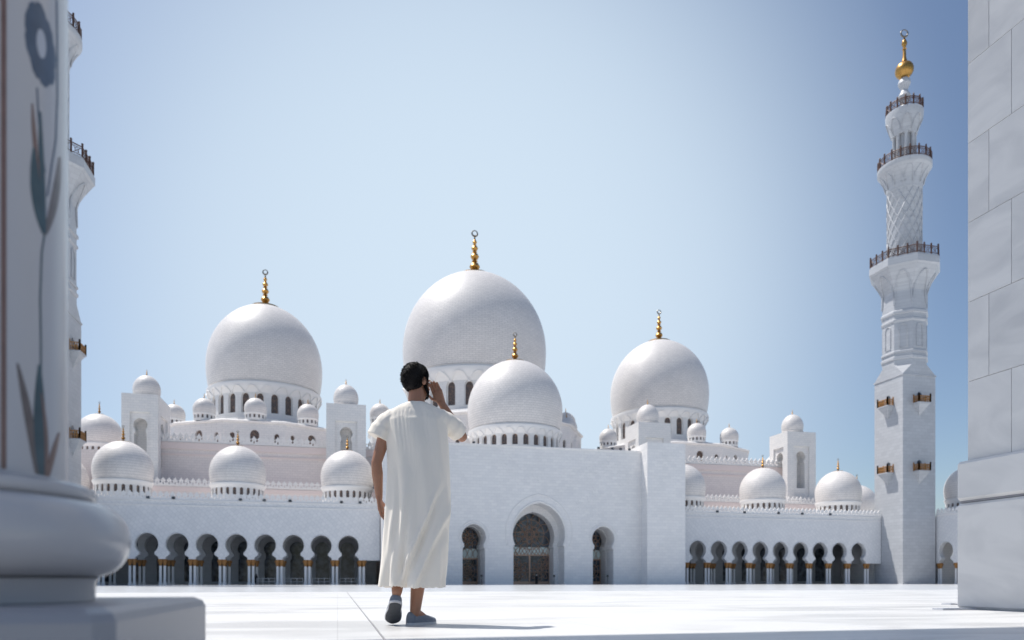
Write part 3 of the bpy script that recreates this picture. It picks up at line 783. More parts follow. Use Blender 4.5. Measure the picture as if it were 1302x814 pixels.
    for i in range(28):
        a = 2*PI*i/28; pts.append((.66*math.cos(a)*.97, -.66*math.cos(a)*.2, 104.9+z_+.66*math.sin(a))); rs.append(.09+.10*(1-math.sin(a))/2)
    c.tube(pts, rs, 6, closed=True); c.build('crescent', M['silver'], f, smooth=True)
    # balconies on the square base
    for zf in (33.8, 20.9):
        for ang in (0, -PI/2, PI/2):
            bl = MB(); zz = zf+z_
            vs = [(-1.2, -H, zz-.05), (1.2, -H, zz-.05), (1.2, -H-1.3, zz-.05), (-1.2, -H-1.3, zz-.05), (0, -H, zz-2.3)]
            bl.add(vs, [(0, 1, 2, 3), (0, 3, 4), (3, 2, 4), (2, 1, 4), (1, 0, 4)]); bl.box(-1.35, 1.35, -H-1.4, -H+.01, zz-.048, zz+.14)
            bo = bl.build('balcony', M['minaret'], t); bo.rotation_euler = (0, 0, ang)
            r_ = MB()
            for x0, y0, x1, y1 in ((-1.25, -H-1.3, 1.25, -H-1.3), (-1.25, -H, -1.25, -H-1.3), (1.25, -H, 1.25, -H-1.3)):
                n_ = 8 if y0 == y1 else 4
                for i in range(n_+1):
                    f_ = i/n_; x, y = x0+(x1-x0)*f_, y0+(y1-y0)*f_; big_ = i in (0, n_)
                    w_ = .10 if big_ else .055; r_.box(x-w_, x+w_, y-w_, y+w_, zz+.14, zz+(1.75 if big_ else 1.3))
                r_.tube([(x0, y0, zz+1.3), (x1, y1, zz+1.3)], .08, 5); r_.tube([(x0, y0, zz+.75), (x1, y1, zz+.75)], .06, 5)
            r_.build('balcony_rail', M['goldpaint'], bo)
            d_ = MB(); d_.slab(keyhole(0, zz+1.75, .5, .36, zz+1.2, .42, zz+.14, flare=.1), [], -H-.03, -H+.1); d_.build('balcony_door', M['glass'], bo)
    knots = [(-5, -5), (0, 0), (39.2, 38.3), (56.2, 54.4), (62.7, 60.2), (75.8, 74.1), (82, 78.9), (87.2, 85.0), (91, 89.2), (96.4, 96.0), (106, 105.7)]
    def fix(o):
        for ch_ in [x for x in bpy.data.objects if x.parent == o]:
            for v_ in ch_.data.vertices:
                z = v_.co.z+GZ
                for (a0, b0), (a1, b1) in zip(knots, knots[1:]):
                    if a0 <= z <= a1: v_.co.z = b0+(b1-b0)*(z-a0)/(a1-a0)-GZ; break
            fix(ch_)
    fix(t)
    return t
make_minaret('tall right minaret with gold ball finial, fully in view against the sky', 105, 115.2)
make_minaret('left minaret mostly hidden behind the near inlaid column', -40.7, 115.4)

# ------------------------------------------------------------------ near pillar at right
pl = thing('marble_pillar', 'huge pale marble block pillar at the right edge', 'pillar', (8.2, 4.8, 0)); o3 = (8.2, 4.8, 0)
def bevbox(mb, x0, x1, y0, y1, z0, z1, b=.004):
    """box whose vertical faces are softened with a small chamfer on every edge"""
    v = []
    for zz, ins in ((z0, b), (z0+b, 0), (z1-b, 0), (z1, b)):
        xs0, xs1, ys0, ys1 = x0+ins, x1-ins, y0+ins, y1-ins
        q = b if ins == 0 else 0
        v += [(xs0+q, ys0, zz), (xs1-q, ys0, zz), (xs1, ys0+q, zz), (xs1, ys1-q, zz), (xs1-q, ys1, zz), (xs0+q, ys1, zz), (xs0, ys1-q, zz), (xs0, ys0+q, zz)]
    f = [tuple(range(8))[::-1], tuple(range(24, 32))]
    for l in range(3):
        for i in range(8): f.append((l*8+i, l*8+(i+1) % 8, (l+1)*8+(i+1) % 8, (l+1)*8+i))
    mb.add(v, f)
RH = 12.0; PH = 9.598
m_ = MB(); bevbox(m_, 6.57, 9.8, 2.2, 6.48, 0, 1.145, .03); m_.build('base_block', M['slab'], pl, o3)
m_ = MB(); bevbox(m_, 6.60, 9.77, 2.23, 6.45, 1.15, 1.17, .001); m_.build('joint', M['joint'], pl, o3)
m_ = MB(); bevbox(m_, 6.57, 9.8, 2.2, 6.48, 1.172, 1.60, .03); m_.build('moulding', M['slab'], pl, o3)
m_ = MB(); m_.box(6.665, 9.7, 2.315, 6.385, 1.601, PH); m_.build('core', M['joint'], pl, o3)
sh = MB(); zc_ = 1.602; i = 0; g_ = .0022
while zc_ < PH-.1:
    z1_ = min(zc_+.862, PH-.004); y = 6.40+(.26 if i % 2 else 0)
    while y > 2.35:
        ya, yb = max(y-.52, 2.3), min(y, 6.40)
        if yb-ya > .03: bevbox(sh, 6.65, 6.68, ya+g_, yb-g_, zc_+g_, z1_-g_, .002)
        y -= .52
    x = 6.65+(.0 if i % 2 else .26)
    x = 6.683
    while x < 9.6:
        xb = min(x+.52, 9.7); bevbox(sh, x+g_, xb-g_, 6.383, 6.40, zc_+g_, z1_-g_, .002); x = xb
    zc_ = z1_; i += 1
sh.build('shaft', M['slab'], pl, o3)

# roof of the gallery the photograph is taken from (unseen, it shades the pavement and the near column)
rf = thing('gallery_roof', 'marble roof of the gallery carried by the near column and pillar', 'roof', (3, -8, RH))
m_ = MB(); m_.box(-30, 45, 4.6, 7.5, RH+.005, RH+1.2); m_.build('slab', M['trim'], rf, (3, -8, RH))
m_ = MB(); m_.slab([(2.8, 9.6), (9.8, 9.6), (9.8, RH), (2.2, RH), (2.3, 11)], [], 5.2, 9.4); m_.build('pillar_shade_block', M['trim'], rf, (3, -8, RH))  # unseen block added under the roof only to shade the pillar face

# ------------------------------------------------------------------ near column at left
CXY = (-0.7138, 1.5424)
cl = thing('marble_column', 'blurred near white column with floral stone inlay at left edge', 'column', (CXY[0], CXY[1], 0))
m_ = MB(); ch = .022
def sqr(h_, c_): return [(h_-c_, -h_), (h_, -h_+c_), (h_, h_-c_), (h_-c_, h_), (-h_+c_, h_), (-h_, h_-c_), (-h_, -h_+c_), (-h_+c_, -h_)]
lv = [(.395, .025, .001), (.395, .025, .248), (.389, .025, .261), (.372, .02, .269)]
m_.add([(x, y, z) for h_, c_, z in lv for x, y in sqr(h_, c_)], [tuple(range(8))[::-1], tuple(range(24, 32))]+[(l*8+i, l*8+(i+1) % 8, (l+1)*8+(i+1) % 8, (l+1)*8+i) for l in range(3) for i in range(8)])
m_.build('plinth', M['plinth'], cl)
m_ = MB(); pr = [(.247, .270), (.249, .306), (.256, .314)]
for q in range(21):
    a = -PI/2+PI*q/20; pr.append((.238+.073*max(0, math.cos(a))**.85, .3885+.0725*math.sin(a)))
pr += [(.244, .463), (.249, .468), (.2505, .478), (.248, .486), (.238, .491), (.222, .4935), (.208, .497)]
m_.lathe(pr, 128); m_.build('column_base', M['colmarble'], cl, smooth=True)
m_ = MB(); m_.lathe([(.2025, .4975), (.2006, .503), (.2, .51), (.2, 11.2), (.27, 11.5), (.40, 11.98), (.40, RH)], 128); shf = m_.build('column_shaft', M['colmarble'], cl, smooth=True)
T0 = R(-65.17)
def inlay(name, poly, mat, r=.2008, lab=None):
    """a stone inlay given as (angle deg, height m) outline, wrapped round the shaft"""
    bm = bmesh.new(); bm.faces.new([bm.verts.new((x, z*100, 0)) for x, z in poly])
    bmesh.ops.triangulate(bm, faces=bm.faces[:])
    x0 = min(p_[0] for p_ in poly); x1 = max(p_[0] for p_ in poly); x = x0+1.5
    while x < x1:
        bmesh.ops.bisect_plane(bm, geom=bm.verts[:]+bm.edges[:]+bm.faces[:], plane_co=(x, 0, 0), plane_no=(1, 0, 0)); x += 1.5
    ret = bmesh.ops.extrude_face_region(bm, geom=bm.faces[:])
    for v_ in [g_ for g_ in ret['geom'] if isinstance(g_, bmesh.types.BMVert)]: v_.co.z = 1
    for v_ in bm.verts:
        a = T0+R(v_.co.x); rr = r if v_.co.z > .5 else .1995; v_.co = Vector((rr*math.cos(a), rr*math.sin(a), v_.co.y/100))
    bmesh.ops.recalc_face_normals(bm, faces=bm.faces[:])
    me = bpy.data.meshes.new(name); bm.to_mesh(me); bm.free(); me.materials.append(mat)
    o = bpy.data.objects.new(name, me); C.objects.link(o); o.parent = shf
    if lab: o['label'] = lab
    return o
def blade(x0, z0, x1, z1, w, bend=0, n=10):
    L_, R_ = [], []
    for i in range(n+1):
        f = i/n; x = x0+(x1-x0)*f+bend*math.sin(PI*f); z = z0+(z1-z0)*f; ww = w*(math.sin(PI*min(1, f*.85+.12))**.9)*(1-f**4)
        L_.append((x-ww, z)); R_.append((x+ww, z))
    return L_+R_[::-1][1:] if True else None
def ribbon(pts, w):
    L_ = [(x-w, z) for x, z in pts]; R_ = [(x+w, z) for x, z in pts]; return L_+R_[::-1]
for nm_, poly_, mt_, r_ in [
    ('flower_inlay', [(54.65, 1.3131), (55.74, 1.3104), (56.13, 1.3059), (56.41, 1.3012), (57.02, 1.2968), (57.45, 1.2921), (57.25, 1.2869), (57.01, 1.2819), (57.1, 1.277), (56.89, 1.2721), (55.89, 1.2681), (56.24, 1.2628), (56.54, 1.2572), (56.46, 1.2518), (55.83, 1.2476), (55.26, 1.2434), (54.9, 1.2385), (54.22, 1.2349), (53.19, 1.2332), (52.29, 1.2315), (51.4, 1.2304), (51.03, 1.2254), (50.29, 1.2234), (49.62, 1.2208), (48.99, 1.2174), (48.21, 1.2162), (47.35, 1.2172), (46.58, 1.2172), (45.84, 1.2166), (45.07, 1.2187), (44.37, 1.2238), (43.65, 1.221), (42.89, 1.2195), (42.17, 1.2209), (41.52, 1.2238), (40.83, 1.2256), (40.14, 1.2276), (39.63, 1.2319), (39.24, 1.237), (38.8, 1.2411), (38.52, 1.2463), (37.84, 1.2486), (37.37, 1.2525), (36.78, 1.2559), (36.24, 1.2599), (36.01, 1.265), (35.88, 1.2701), (35.6, 1.2749), (35.43, 1.2798), (35.63, 1.2848), (36.08, 1.2893), (35.63, 1.2941), (35.4, 1.299), (35.5, 1.3034), (35.61, 1.3078), (35.53, 1.3128), (35.61, 1.3173), (36.0, 1.3206), (36.35, 1.324), (36.54, 1.328), (37.0, 1.3305), (37.29, 1.334), (37.6, 1.3375), (37.82, 1.3419), (38.21, 1.3451), (38.81, 1.3463), (39.33, 1.3482), (39.78, 1.3511), (40.39, 1.3522), (41.11, 1.3512), (41.78, 1.3505), (42.19, 1.357), (42.83, 1.3592), (43.55, 1.3591), (44.29, 1.36), (45.06, 1.3611), (45.85, 1.3596), (46.6, 1.3562), (47.35, 1.354), (48.1, 1.3516), (48.57, 1.3451), (49.36, 1.344), (50.24, 1.3431), (51.18, 1.3421), (51.88, 1.3387), (52.44, 1.3346), (53.21, 1.3316), (53.97, 1.3283), (54.29, 1.3233), (54.44, 1.3179)], 'in_blue', 0.2008),
    ('flower_heart', [(48.5, 1.2971), (48.61, 1.288), (48.3, 1.2789), (47.61, 1.271), (46.65, 1.2653), (45.53, 1.2625), (44.42, 1.2629), (43.43, 1.2665), (42.67, 1.2727), (42.22, 1.2808), (42.12, 1.2898), (42.38, 1.2986), (42.98, 1.3062), (43.86, 1.3118), (44.92, 1.3146), (46.05, 1.3144), (47.12, 1.3111), (47.97, 1.3051)], 'in_pale', 0.2013),
    ('stem_inlay', [(42.22, 1.2011), (43.23, 1.1492), (45.33, 1.0965), (47.56, 1.0579), (48.5, 1.0597), (46.21, 1.0983), (44.06, 1.1511), (43.03, 1.203)], 'in_blue', 0.20085),
    ('stem_inlay', [(57.56, 1.4037), (58.38, 1.3169), (58.38, 1.2308), (56.77, 1.1397), (52.45, 1.0749), (49.27, 1.0177), (50.38, 1.0198), (53.68, 1.0773), (58.22, 1.1428), (59.93, 1.2344), (59.93, 1.3209), (59.06, 1.4079)], 'in_blue', 0.20085),
    ('leaf_inlay', [(39.4, 1.1662), (39.31, 1.1524), (39.34, 1.1388), (39.48, 1.1254), (39.71, 1.1121), (40.06, 1.099), (40.51, 1.0861), (41.08, 1.0733), (41.77, 1.0606), (42.58, 1.048), (43.53, 1.0356), (44.81, 1.0381), (44.36, 1.0515), (43.9, 1.0648), (43.43, 1.078), (42.96, 1.0911), (42.49, 1.1041), (42.0, 1.117), (41.51, 1.1298), (41.01, 1.1425), (40.51, 1.1551), (39.99, 1.1675)], 'in_red', 0.2009),
    ('leaf_inlay', [(44.29, 1.1631), (43.97, 1.14), (43.79, 1.1174), (43.74, 1.095), (43.81, 1.073), (44.02, 1.0512), (44.35, 1.0297), (44.83, 1.0085), (45.45, 0.9874), (46.21, 0.9666), (47.13, 0.946), (48.95, 0.949), (48.78, 0.9711), (48.56, 0.993), (48.29, 1.0149), (47.98, 1.0367), (47.61, 1.0583), (47.19, 1.0799), (46.73, 1.1013), (46.23, 1.1226), (45.69, 1.1438), (45.09, 1.1649)], 'in_teal', 0.20105),
    ('leaf_inlay', [(40.07, 1.0884), (39.24, 1.0694), (38.76, 1.0516), (38.57, 1.0347), (38.68, 1.0188), (39.1, 1.0039), (39.84, 0.9899), (40.91, 0.9768), (42.34, 0.9647), (44.16, 0.9535), (46.42, 0.9433), (49.71, 0.9489), (48.81, 0.9615), (47.93, 0.9744), (47.07, 0.9878), (46.22, 1.0015), (45.37, 1.0155), (44.52, 1.0299), (43.69, 1.0446), (42.87, 1.0597), (42.06, 1.0751), (41.23, 1.0908)], 'in_teal', 0.20095),
    ('leaf_inlay', [(60.94, 1.1142), (58.95, 1.0921), (57.19, 1.0713), (55.56, 1.0517), (54.04, 1.0331), (52.63, 1.0156), (51.32, 0.9991), (50.08, 0.9836), (48.92, 0.969), (47.81, 0.9553), (46.75, 0.9424), (49.35, 0.9468), (51.82, 0.9621), (54.17, 0.9781), (56.38, 0.9947), (58.38, 1.0119), (60.13, 1.0294), (61.55, 1.0472), (62.59, 1.0651), (63.19, 1.083), (63.31, 1.1007), (62.88, 1.1181)], 'in_rose', 0.20098),
    ('stem_inlay', [(47.51, 0.948), (45.28, 0.9099), (44.22, 0.8223), (44.74, 0.737), (44.74, 0.6797), (45.72, 0.6807), (45.72, 0.7381), (45.17, 0.8236), (46.27, 0.9114), (48.56, 0.9498)], 'in_teal', 0.20085),
    ('leaf_inlay', [(31.06, 0.6915), (31.74, 0.6732), (32.53, 0.6545), (33.4, 0.6355), (34.36, 0.616), (35.41, 0.5962), (36.57, 0.576), (37.84, 0.5554), (39.24, 0.5344), (40.76, 0.5129), (42.42, 0.4909), (44.91, 0.4921), (44.31, 0.5148), (43.53, 0.5369), (42.57, 0.5585), (41.45, 0.5795), (40.18, 0.5999), (38.76, 0.6196), (37.21, 0.6387), (35.54, 0.6572), (33.78, 0.6751), (31.9, 0.6923)], 'in_rose', 0.2009),
    ('leaf_inlay', [(43.42, 0.7013), (42.25, 0.6759), (41.43, 0.6517), (40.87, 0.6285), (40.56, 0.6063), (40.53, 0.5849), (40.75, 0.5644), (41.26, 0.5448), (42.03, 0.5259), (43.09, 0.5078), (44.45, 0.4904), (48.29, 0.4923), (48.73, 0.5108), (49.0, 0.5299), (49.11, 0.5497), (49.03, 0.5701), (48.77, 0.591), (48.32, 0.6124), (47.7, 0.6343), (46.92, 0.6567), (46.01, 0.6796), (44.92, 0.7028)], 'in_teal', 0.201),
    ('leaf_inlay', [(44.89, 0.6512), (45.54, 0.6347), (46.13, 0.6183), (46.62, 0.6019), (47.01, 0.5858), (47.31, 0.5697), (47.52, 0.5538), (47.62, 0.538), (47.63, 0.5224), (47.53, 0.507), (47.32, 0.4918), (48.75, 0.4925), (49.56, 0.5081), (50.13, 0.5238), (50.44, 0.5397), (50.49, 0.5557), (50.28, 0.5717), (49.8, 0.5878), (49.07, 0.6038), (48.11, 0.6199), (46.95, 0.6359), (45.57, 0.6518)], 'in_red', 0.2012),
    ('leaf_inlay', [(60.22, 0.5905), (57.9, 0.5799), (55.98, 0.5696), (54.34, 0.5596), (52.93, 0.5497), (51.73, 0.5399), (50.72, 0.5302), (49.88, 0.5207), (49.2, 0.5111), (48.65, 0.5017), (48.23, 0.4922), (50.22, 0.4932), (51.58, 0.5032), (52.91, 0.5131), (54.21, 0.5231), (55.47, 0.533), (56.67, 0.5429), (57.82, 0.5527), (58.9, 0.5625), (59.92, 0.5723), (60.86, 0.582), (61.68, 0.5915)], 'in_red', 0.2011),
    ('inlay_stripe', [(23.6, 1.5821), (23.6, 0.4809), (26.12, 0.482), (26.12, 1.5902)], 'in_red', 0.20085),
]:
    inlay(nm_, poly_, M[mt_], r_)

# ------------------------------------------------------------------ people
CA = R(-13.67)
def to_world(xc, zc): return (xc*.9717+zc*.2363, -xc*.2363+zc*.9717)

def remesh(o, vox, smooth=4):
    m = o.modifiers.new('merge', 'REMESH'); m.mode = 'VOXEL'; m.voxel_size = vox; m.use_smooth_shade = True
    if smooth:
        s_ = o.modifiers.new('soft', 'SMOOTH'); s_.iterations = smooth; s_.factor = .5
def hand(mb, wrist, d, side, curl, palmn, spread=.0, L=1.0):
    """wrist point, pointing direction d, side = direction of the thumb, palmn = palm normal (fingers curl towards it)"""
    w = Vector(wrist); d = Vector(d).normalized(); sd = Vector(side); sd = (sd-d*sd.dot(d)).normalized(); pn = Vector(palmn); pn = (pn-d*pn.dot(d)-sd*pn.dot(sd)).normalized()
    for o_ in (-.024, -.008, .008, .024):
        mb.capsule(w+sd*o_*.6, w+d*.085*L+sd*o_*1.1, .015, .0135, 8)
    for i, (o_, ln) in enumerate(((.029, .072), (.010, .080), (-.009, .074), (-.027, .058))):
        p = w+d*.088*L+sd*o_; dd = (d+sd*o_*spread*8).normalized(); ang = curl
        for j, sg in enumerate((.42, .32, .26)):
            q = p+dd*ln*sg*L; mb.capsule(p, q, .0088-.0008*j, .0082-.0008*j, 8)
            dd = (dd*math.cos(ang)+pn*math.sin(ang)).normalized(); p = q
    p = w+d*.03+sd*.02; q = p+(d*.6+sd*.75+pn*.25).normalized()*.042; mb.capsule(p, q, .013, .0105, 8)
    q2 = q+(d*.9+sd*.35+pn*.3).normalized()*.032; mb.capsule(q, q2, .0105, .009, 8); mb.capsule(q2, q2+(d+pn*.3).normalized()*.024, .009, .0075, 8)

mx, my = to_world(-.662, 4.97)
man = thing('person', 'bearded man in a long cream robe walking away, one hand at his ear', 'person', (mx, my, 0), CA)
HY = R(-38)        # head turned to his right (our right)
hc = Vector((.0, .02, 1.69))
Rh = 1.02*Matrix.Rotation(HY, 3, 'Z') @ Matrix.Rotation(R(-6), 3, 'X')
def H_(x, y, z): return hc+Rh @ Vector((x, y, z))
b = MB()
# torso
b.ball((0, 0, .95), .16, .12, .14, 16, 10); b.ball((0, 0, 1.12), .15, .105, .16, 16, 10); b.ball((0, 0, 1.32), .175, .115, .17, 16, 10)
b.capsule((-.12, 0, 1.425), (.12, 0, 1.425), .055, .055); b.capsule((-.08, 0, 1.465), (0, 0, 1.50), .03, .05); b.capsule((.08, 0, 1.465), (0, 0, 1.50), .03, .05)
b.capsule((0, -.005, 1.48), (0, .01, 1.62), .062, .056, 14)
# head
b.ball(H_(0, -.012, .022), .074, .094, .092, 20, 14, rot=Rh); b.ball(H_(0, .035, -.035), .055, .062, .072, 16, 10, rot=Rh)
b.ball(H_(0, .062, -.082), .030, .026, .024, 10, 8, rot=Rh)
b.capsule(H_(0, .090, .018), H_(0, .112, -.018), .009, .013, 8); b.ball(H_(0, .084, .03), .05, .012, .010, 10, 6, rot=Rh)
for s_ in (-1, 1):
    b.ball(H_(s_*.077, -.008, -.005), .010, .022, .033, 10, 8, rot=Rh)
    b.ball(H_(s_*.03, .086, -.002), .014, .008, .009, 8, 6, rot=Rh)
b.ball(H_(0, .097, -.052), .022, .010, .008, 8, 6, rot=Rh)
# left arm hanging
sh_l, el_l, wr_l = Vector((-.190, .0, 1.42)), Vector((-.272, -.025, 1.12)), Vector((-.262, .02, .885))
b.capsule(sh_l, sh_l.lerp(el_l, .45), .054, .046); b.capsule(sh_l.lerp(el_l, .45), el_l, .046, .036); b.capsule(el_l, el_l.lerp(wr_l, .3), .037, .040)
b.capsule(el_l.lerp(wr_l, .3), wr_l, .040, .025)
hand(b, wr_l, (.16, .06, -1), (.25, 1, 0), R(16), (1, -.2, 0))
# right arm raised
sh_r, el_r, wr_r = Vector((.185, .01, 1.43)), Vector((.305, .15, 1.335)), Vector((.165, .105, 1.56))
b.capsule(sh_r, sh_r.lerp(el_r, .5), .054, .046); b.capsule(sh_r.lerp(el_r, .5), el_r, .046, .037); b.capsule(el_r, el_r.lerp(wr_r, .3), .038, .040)
b.capsule(el_r.lerp(wr_r, .3), wr_r, .040, .026)
hand(b, wr_r, (-.36, -.22, .9), (-.75, .2, -.45), R(14), (-.8, -.5, 0))
# legs
hip_l, kn_l, an_l = Vector((-.09, 0, .88)), Vector((-.115, .06, .52)), Vector((-.122, -.082, .235))
hip_r, kn_r, an_r = Vector((.09, 0, .88)), Vector((.03, .03, .5)), Vector((-.012, .02, .09))
for h_, k_, a_ in ((hip_l, kn_l, an_l), (hip_r, kn_r, an_r)):
    b.capsule(h_, k_, .085, .055); b.capsule(k_, k_.lerp(a_, .35), .055, .057); b.capsule(k_.lerp(a_, .35), a_, .057, .037)
b.capsule(an_l, (-.156, .010, .078), .034, .020); b.capsule(an_r, (.055, .11, .042), .034, .020); b.capsule(an_r, (-.018, .015, .05), .036, .026)
body = b.build('body', M['skin'], man, smooth='raw'); remesh(body, .0042, 5)

# robe
r_ = MB(); NZ = 110; NT = 120
keys = [(.256, -.030, .219, .172), (.45, -.012, .224, .166), (.7, .005, .224, .160), (.9, .014, .218, .152), (1.08, .018, .212, .142), (1.22, .014, .212, .138), (1.34, .004, .214, .134), (1.41, 0, .214, .128), (1.46, 0, .202, .116), (1.492, 0, .172, .104), (1.516, 0, .128, .092), (1.532, 0, .088, .080), (1.54, 0, .068, .070)]
def kv(z):
    for i in range(len(keys)-1):
        a, c = keys[i], keys[i+1]
        if a[0] <= z <= c[0]:
            t = (z-a[0])/(c[0]-a[0]); return [a[j]+(c[j]-a[j])*t for j in (1, 2, 3)]
    return list(keys[-1][1:])
rows = []
zs = [.256+(1.54-.256)*i/NZ for i in range(NZ+1)]
for zi, z in enumerate(zs):
    cx, a, d = kv(z); low = max(0, (1.25-z)/1.0); row = []
    for j in range(NT):
        th = 2*PI*j/NT; ct, st = math.cos(th), math.sin(th)
        ex = 2/2.25
        x = a*math.copysign(abs(ct)**ex, ct); y = d*math.copysign(abs(st)**ex, st)
        f = 0
        f += .010*low*math.sin(5*th+1.3+3.2*z)+.009*low*math.sin(8*th-2.6*z+.6)+.006*low*math.sin(13*th+4.5*z+2)
        f += .0045*math.sin(9*th+7*z)*(1 if z < 1.42 else .4)
        nz_ = noise.noise(Vector((ct*2.1+1.5*z, st*2.1, z*2.0+7))); f += .014*nz_*(.45+low)
        # diagonal pulls across the back, from hip to the stepping leg
        bk = 1 if st < 0 else .25; lo2 = min(1, max(0, (1.0-z)/.35))
        dg = x+.063-(z-.26)*.34; f += bk*lo2*(.022*math.exp(-((dg+.022)/.018)**2)-.030*math.exp(-((dg-.016)/.020)**2))
        dg = x-.045-(z-.26)*.35; f += bk*lo2*(.020*math.exp(-((dg+.020)/.020)**2)-.018*math.exp(-((dg-.022)/.020)**2))
        dg = x+.100-(z-.26)*.05; f += bk*lo2*(.012*math.exp(-(dg/.016)**2)-.014*math.exp(-((dg-.032)/.016)**2))
        dg = x+.17+.02*math.sin(6*z); f += bk*min(1, max(0, 1.2-z)*2)*(.010*math.exp(-(dg/.018)**2)-.010*math.exp(-((dg-.034)/.016)**2))
        up = max(0, min(1, (z-1.12)/.12))*max(0, min(1, (1.50-z)/.04))
        f += bk*up*.003*math.sin(2*PI*x/.027+2.5*math.sin(5*z))*(math.exp(-((x+.09)/.055)**2)+.5*math.exp(-((x-.10)/.04)**2))
        k_ = 1+f/max(.08, math.hypot(x, y))
        zz = z+(.005*math.sin(2*th+.5)+.002*math.sin(5*th))*(1 if zi == 0 else max(0, 1-zi/6))
        # shoulder slope
        row.append((cx+x*k_, y*k_+.012*max(0, min(1, (z-1.25)/.2)), zz))
    rows.append(row)
vs = [v for r0 in rows for v in r0]; fs = []
for i in range(NZ):
    for j in range(NT):
        j2 = (j+1) % NT; fs.append((i*NT+j, i*NT+j2, (i+1)*NT+j2, (i+1)*NT+j))
n0 = len(vs)
inner = [(v[0]*.82-.004, v[1]*.82, v[2]+.05) for v in rows[0]]; vs += inner
for j in range(NT):
    j2 = (j+1) % NT; fs.append((j2, j, n0+j, n0+j2))
fs.append(tuple(n0+j for j in range(NT))[::-1]); fs.append(tuple(NZ*NT+j for j in range(NT)))
r_.add(vs, fs)
def sleeve(p0, p1, p2, r0, r1, r2):
    pts = []; rr = []
    P0, P1, P2 = Vector(p0), Vector(p1), Vector(p2)
    for i in range(9):
        t = i/8; p = P0*(1-t)**2+P1*2*t*(1-t)+P2*t*t; pts.append(p); rr.append(r0*(1-t)**2+r1*2*t*(1-t)+r2*t*t+.003*math.sin(i*2.3))
    r_.tube(pts, rr, 20); r_.ball(P0, r0, n=16)
sleeve((-.150, .0, 1.425), (-.215, -.004, 1.41), (-.268, -.014, 1.295), .074, .074, .079)
sleeve((.150, .0, 1.430), (.215, .03, 1.42), (.285, .12, 1.355), .070, .072, .070)
robe = r_.build('robe', M['cloth'], man, smooth='raw'); remesh(robe, .0055, 2)
cb_ = MB(); cb_.tube([(.071*math.cos(2*PI*i/28), .012+.070*math.sin(2*PI*i/28), 1.538+.006*math.sin(2*PI*i/28)) for i in range(28)], .006, 6, closed=True)
cb_.build('collar', M['cloth'], man, smooth=True)

# hair and beard: a scalp plus many small tufts
def tuft(mb, p, d, L_, w):
    d = d.normalized(); s_ = d.cross(Vector((random.uniform(-1, 1), random.uniform(-1, 1), random.uniform(-1, 1)))).normalized()
    q = d.cross(s_); m2 = p+d*L_*.55+Vector((0, 0, -.10*L_)); e = p+d*L_*.9+s_*L_*.2+Vector((0, 0, -.35*L_))
    mb.add([p+s_*w, p-s_*w*.5+q*w*.8, p-s_*w*.5-q*w*.8, m2+s_*w*.7, m2-s_*w*.4+q*w*.6, m2-s_*w*.4-q*w*.6, e], [(0, 1, 4, 3), (1, 2, 5, 4), (2, 0, 3, 5), (3, 4, 6), (4, 5, 6), (5, 3, 6)])
h_ = MB()
vs = []; 
def scalp(th, ph_):   # th azimuth from the face direction, ph elevation
    return Vector((.081*math.cos(ph_)*math.sin(th), -.016+.101*math.cos(ph_)*math.cos(th), .018+.105*math.sin(ph_)))
def hairline(th):
    a = abs((th+PI) % (2*PI)-PI)         # 0 = face, PI = nape
    return R(48)-(R(48)+R(66))*min(1, max(0, (a-R(35))/R(75)))**.8 if a > R(35) else R(48)
for i in range(40):
    for j in range(14):
        pass
NTh, NPh = 40, 14; vv = []; ff = []
for j in range(NPh+1):
    for i in range(NTh):
        th = 2*PI*i/NTh; lo = hairline(th); ph_ = lo+(PI/2-lo)*j/NPh; vv.append(H_(*(scalp(th, ph_)*(1.02 if j else .97))))
for j in range(NPh):
    for i in range(NTh): i2 = (i+1) % NTh; ff.append((j*NTh+i, j*NTh+i2, (j+1)*NTh+i2, (j+1)*NTh+i))
h_.add(vv, ff)
for _ in range(3400):
    th = random.uniform(0, 2*PI); lo = hairline(th); u = random.random(); ph_ = math.asin(math.sin(lo)+(1-math.sin(lo))*u)
    p = scalp(th, ph_); nrm = Vector((p.x/.079**2, (p.y+.014)/.101**2, (p.z-.03)/.092**2)).normalized()
    sw = Vector((-math.sin(th*3+ph_*4), math.cos(th*2), .2))*.9
    tp = (.35+.65*max(0, min(1, (math.sin(ph_)+.75)/.6)))*(.7+.3*math.sin(5*th+3*ph_))
    tuft(h_, H_(*p), Rh @ (nrm+sw*.7+Vector((0, -.4, -.3))), random.uniform(.013, .027)*tp, .0026)
h_.build('hair', M['hair'], man, smooth=False)
bd = MB()
for _ in range(1500):
    a = random.uniform(-1.9, 1.9); v_ = random.random()
    p = Vector((.062*math.sin(a), .022+.066*math.cos(a)*(1 if abs(a) < 1.57 else .7), -.045-.05*v_*(1-.25*abs(a)/1.9)+.045*(abs(a)/1.9)**3))
    if abs(a) < .35 and v_ < .25: continue
    n_ = Vector((math.sin(a), math.cos(a), -.5)); tuft(bd, H_(*p), Rh @ n_, random.uniform(.006, .014), .002)
for s_ in (-1, 1):
    for _ in range(160):
        p = Vector((s_*.072, .022+random.uniform(-.008, .012), random.uniform(-.045, .035))); tuft(bd, H_(*p), Rh @ Vector((s_, .2, -.8)), .010, .002)
    for _ in range(50):
        p = Vector((s_*random.uniform(.014, .042), .094, .021+random.uniform(-.002, .002))); tuft(bd, H_(*p), Rh @ Vector((s_, .2, 0)), .006, .0012)
bd.build('beard', M['hair'], man, smooth=False)
